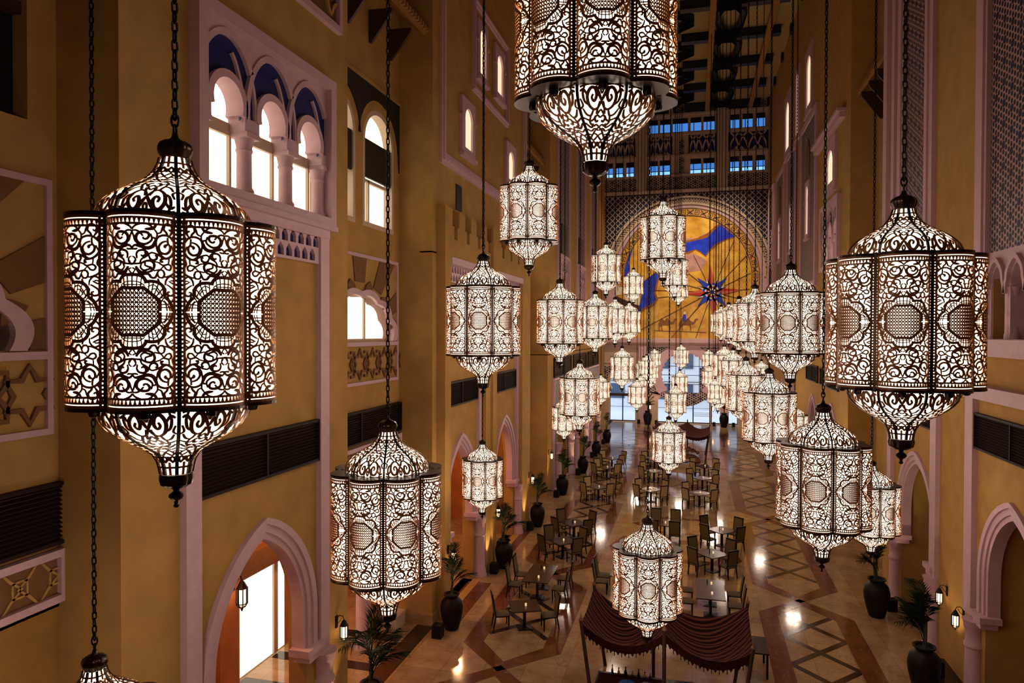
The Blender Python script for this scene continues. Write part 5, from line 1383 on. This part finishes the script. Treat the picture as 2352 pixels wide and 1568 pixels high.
# stall under the canopy
t = thing('display_stall', 'long dark display counter under the striped canopy', 'counter', (-.6, 18.2, 0))
MB().box(-1.75, 1.75, -.34, .34, .05, .82).build('body', M['wood'], t)
MB().box(-1.85, 1.85, -.42, .42, .82, .87).build('counter_top', M['granite'], t)
MB().box(-1.8, -.1, -.30, .30, .87, .89).build('cloth_cover', M['redcloth'], t)
for i, (x, h) in enumerate(((-2.05, .30), (-1.88, .24), (-1.70, .28), (-1.52, .22), (-1.36, .27), (-1.2, .21), (-1.06, .18))):
    r = .028+.006*(i % 3)
    o = MB().lathe([(r, 0), (r*1.2, .02), (r*1.1, h*.45), (r*.35, h*.7), (r*.4, h*.85), (r*.7, h*.88), (.004, h)], 12).build('coffee_pot', M['silver'] if i % 2 else M['metal'], None, True)
    o.location = (x, 18.42, .892); tag(o, ['tall silver topped pot at the left end of the stall', 'dark spouted pot second from the left on the stall', 'tall dark pot third from the left on the stall', 'squat silver pot in the middle of the row on the stall', 'dark pot fifth from the left on the stall', 'silver pot sixth from the left on the stall', 'smallest pot at the right end of the row on the stall'][i], 'pot', 'metal pots lined up on the stall')
for x, m_, l in ((-1.62, M['blueplate'], 'round blue decorated platter on the stall'), (-1.12, M['lilac'], 'round lilac decorated platter on the stall')):
    o = MB().lathe([(.01, 0), (.12, .004), (.20, .03), (.215, .035), (.21, .04), (.12, .014), (.01, .01)], 28, cap=False).build('platter', m_, None, True); o.location = (x, 18.0, .893); tag(o, l, 'platter')
t = thing('stool', 'small pale wooden box stool beside the middle canopy pole', 'stool', (-.1, 19.35, 0))
MB().box(-.26, .26, -.2, .2, .38, .42).build('seat', M['relief'], t)
for sx_ in (-.22, .22):
    for sy_ in (-.16, .16): MB().box(sx_-.025, sx_+.025, sy_-.025, sy_+.025, 0, .38).build('leg', M['relief'], t)
for i in range(8):
    x = .1+.13*i; o = MB().lathe([(.025, 0), (.035, .01), (.04, .06), (.036, .06), (.03, .015), (.01, .012)], 12, cap=False).build('tea_glass', M['silver'], None, True)
    o.location = (x, 18.15+(.06 if i % 2 else -.05), .872); tag(o, 'small shiny tea glass, %s from the left on the stall counter' % ['first', 'second', 'third', 'fourth', 'fifth', 'sixth', 'seventh', 'eighth'][i], 'glass', 'tea glasses on the stall counter')
t = thing('side_table', 'dark rectangular table at the right side of the striped canopy', 'table', (1.85, 21.7, 0))
MB().box(-.30, .30, -.62, .55, .72, .76).build('table_top', M['granite'], t)
for sx_ in (-.25, .25):
    for sy_ in (-.55, .48): MB().box(sx_-.03, sx_+.03, sy_-.03, sy_+.03, 0, .72).build('leg', M['wood'], t)
# flower mound and pool edge far down the hall
t = thing('flower_stand', 'low stand of dried flowers under the far canopy', 'flowers', (-.35, 55.5, 0))
MB().lathe([(.8, 0), (.9, .1), (.75, .35), (.5, .5)], 16).build('stand', M['relief'], t, True)
mb = MB(); rn = random.Random(5)
for i in range(60):
    a = rn.uniform(0, 6.28); r = rn.uniform(0, .75); z = .5+.45*(1-r)+rn.uniform(-.05, .1); c = (r*math.cos(a), r*math.sin(a), z)
    mb.lathe([(.02, 0), (.10, .05), (.06, .13), (.01, .12)], 6, c)
mb.build('blossoms', mat('dusky_blossoms', (.22, .08, .06), .8, noise=.6, nscale=9), t)
t = thing('basin', 'pale round edged marble basin on the floor below the lowest far lantern', 'basin', (-1.75, 53.5, 0))
MB().plate(rect(-1.9, 1.9, -.9, .9), [rect(-1.7, 1.7, -.7, .7)], 0, .35).build('rim', M['cream'], t)
MB().box(-1.75, 1.75, -.75, .75, 0, .26).build('water', mat('still_water', (.02, .04, .06), .03), t)
#FEND
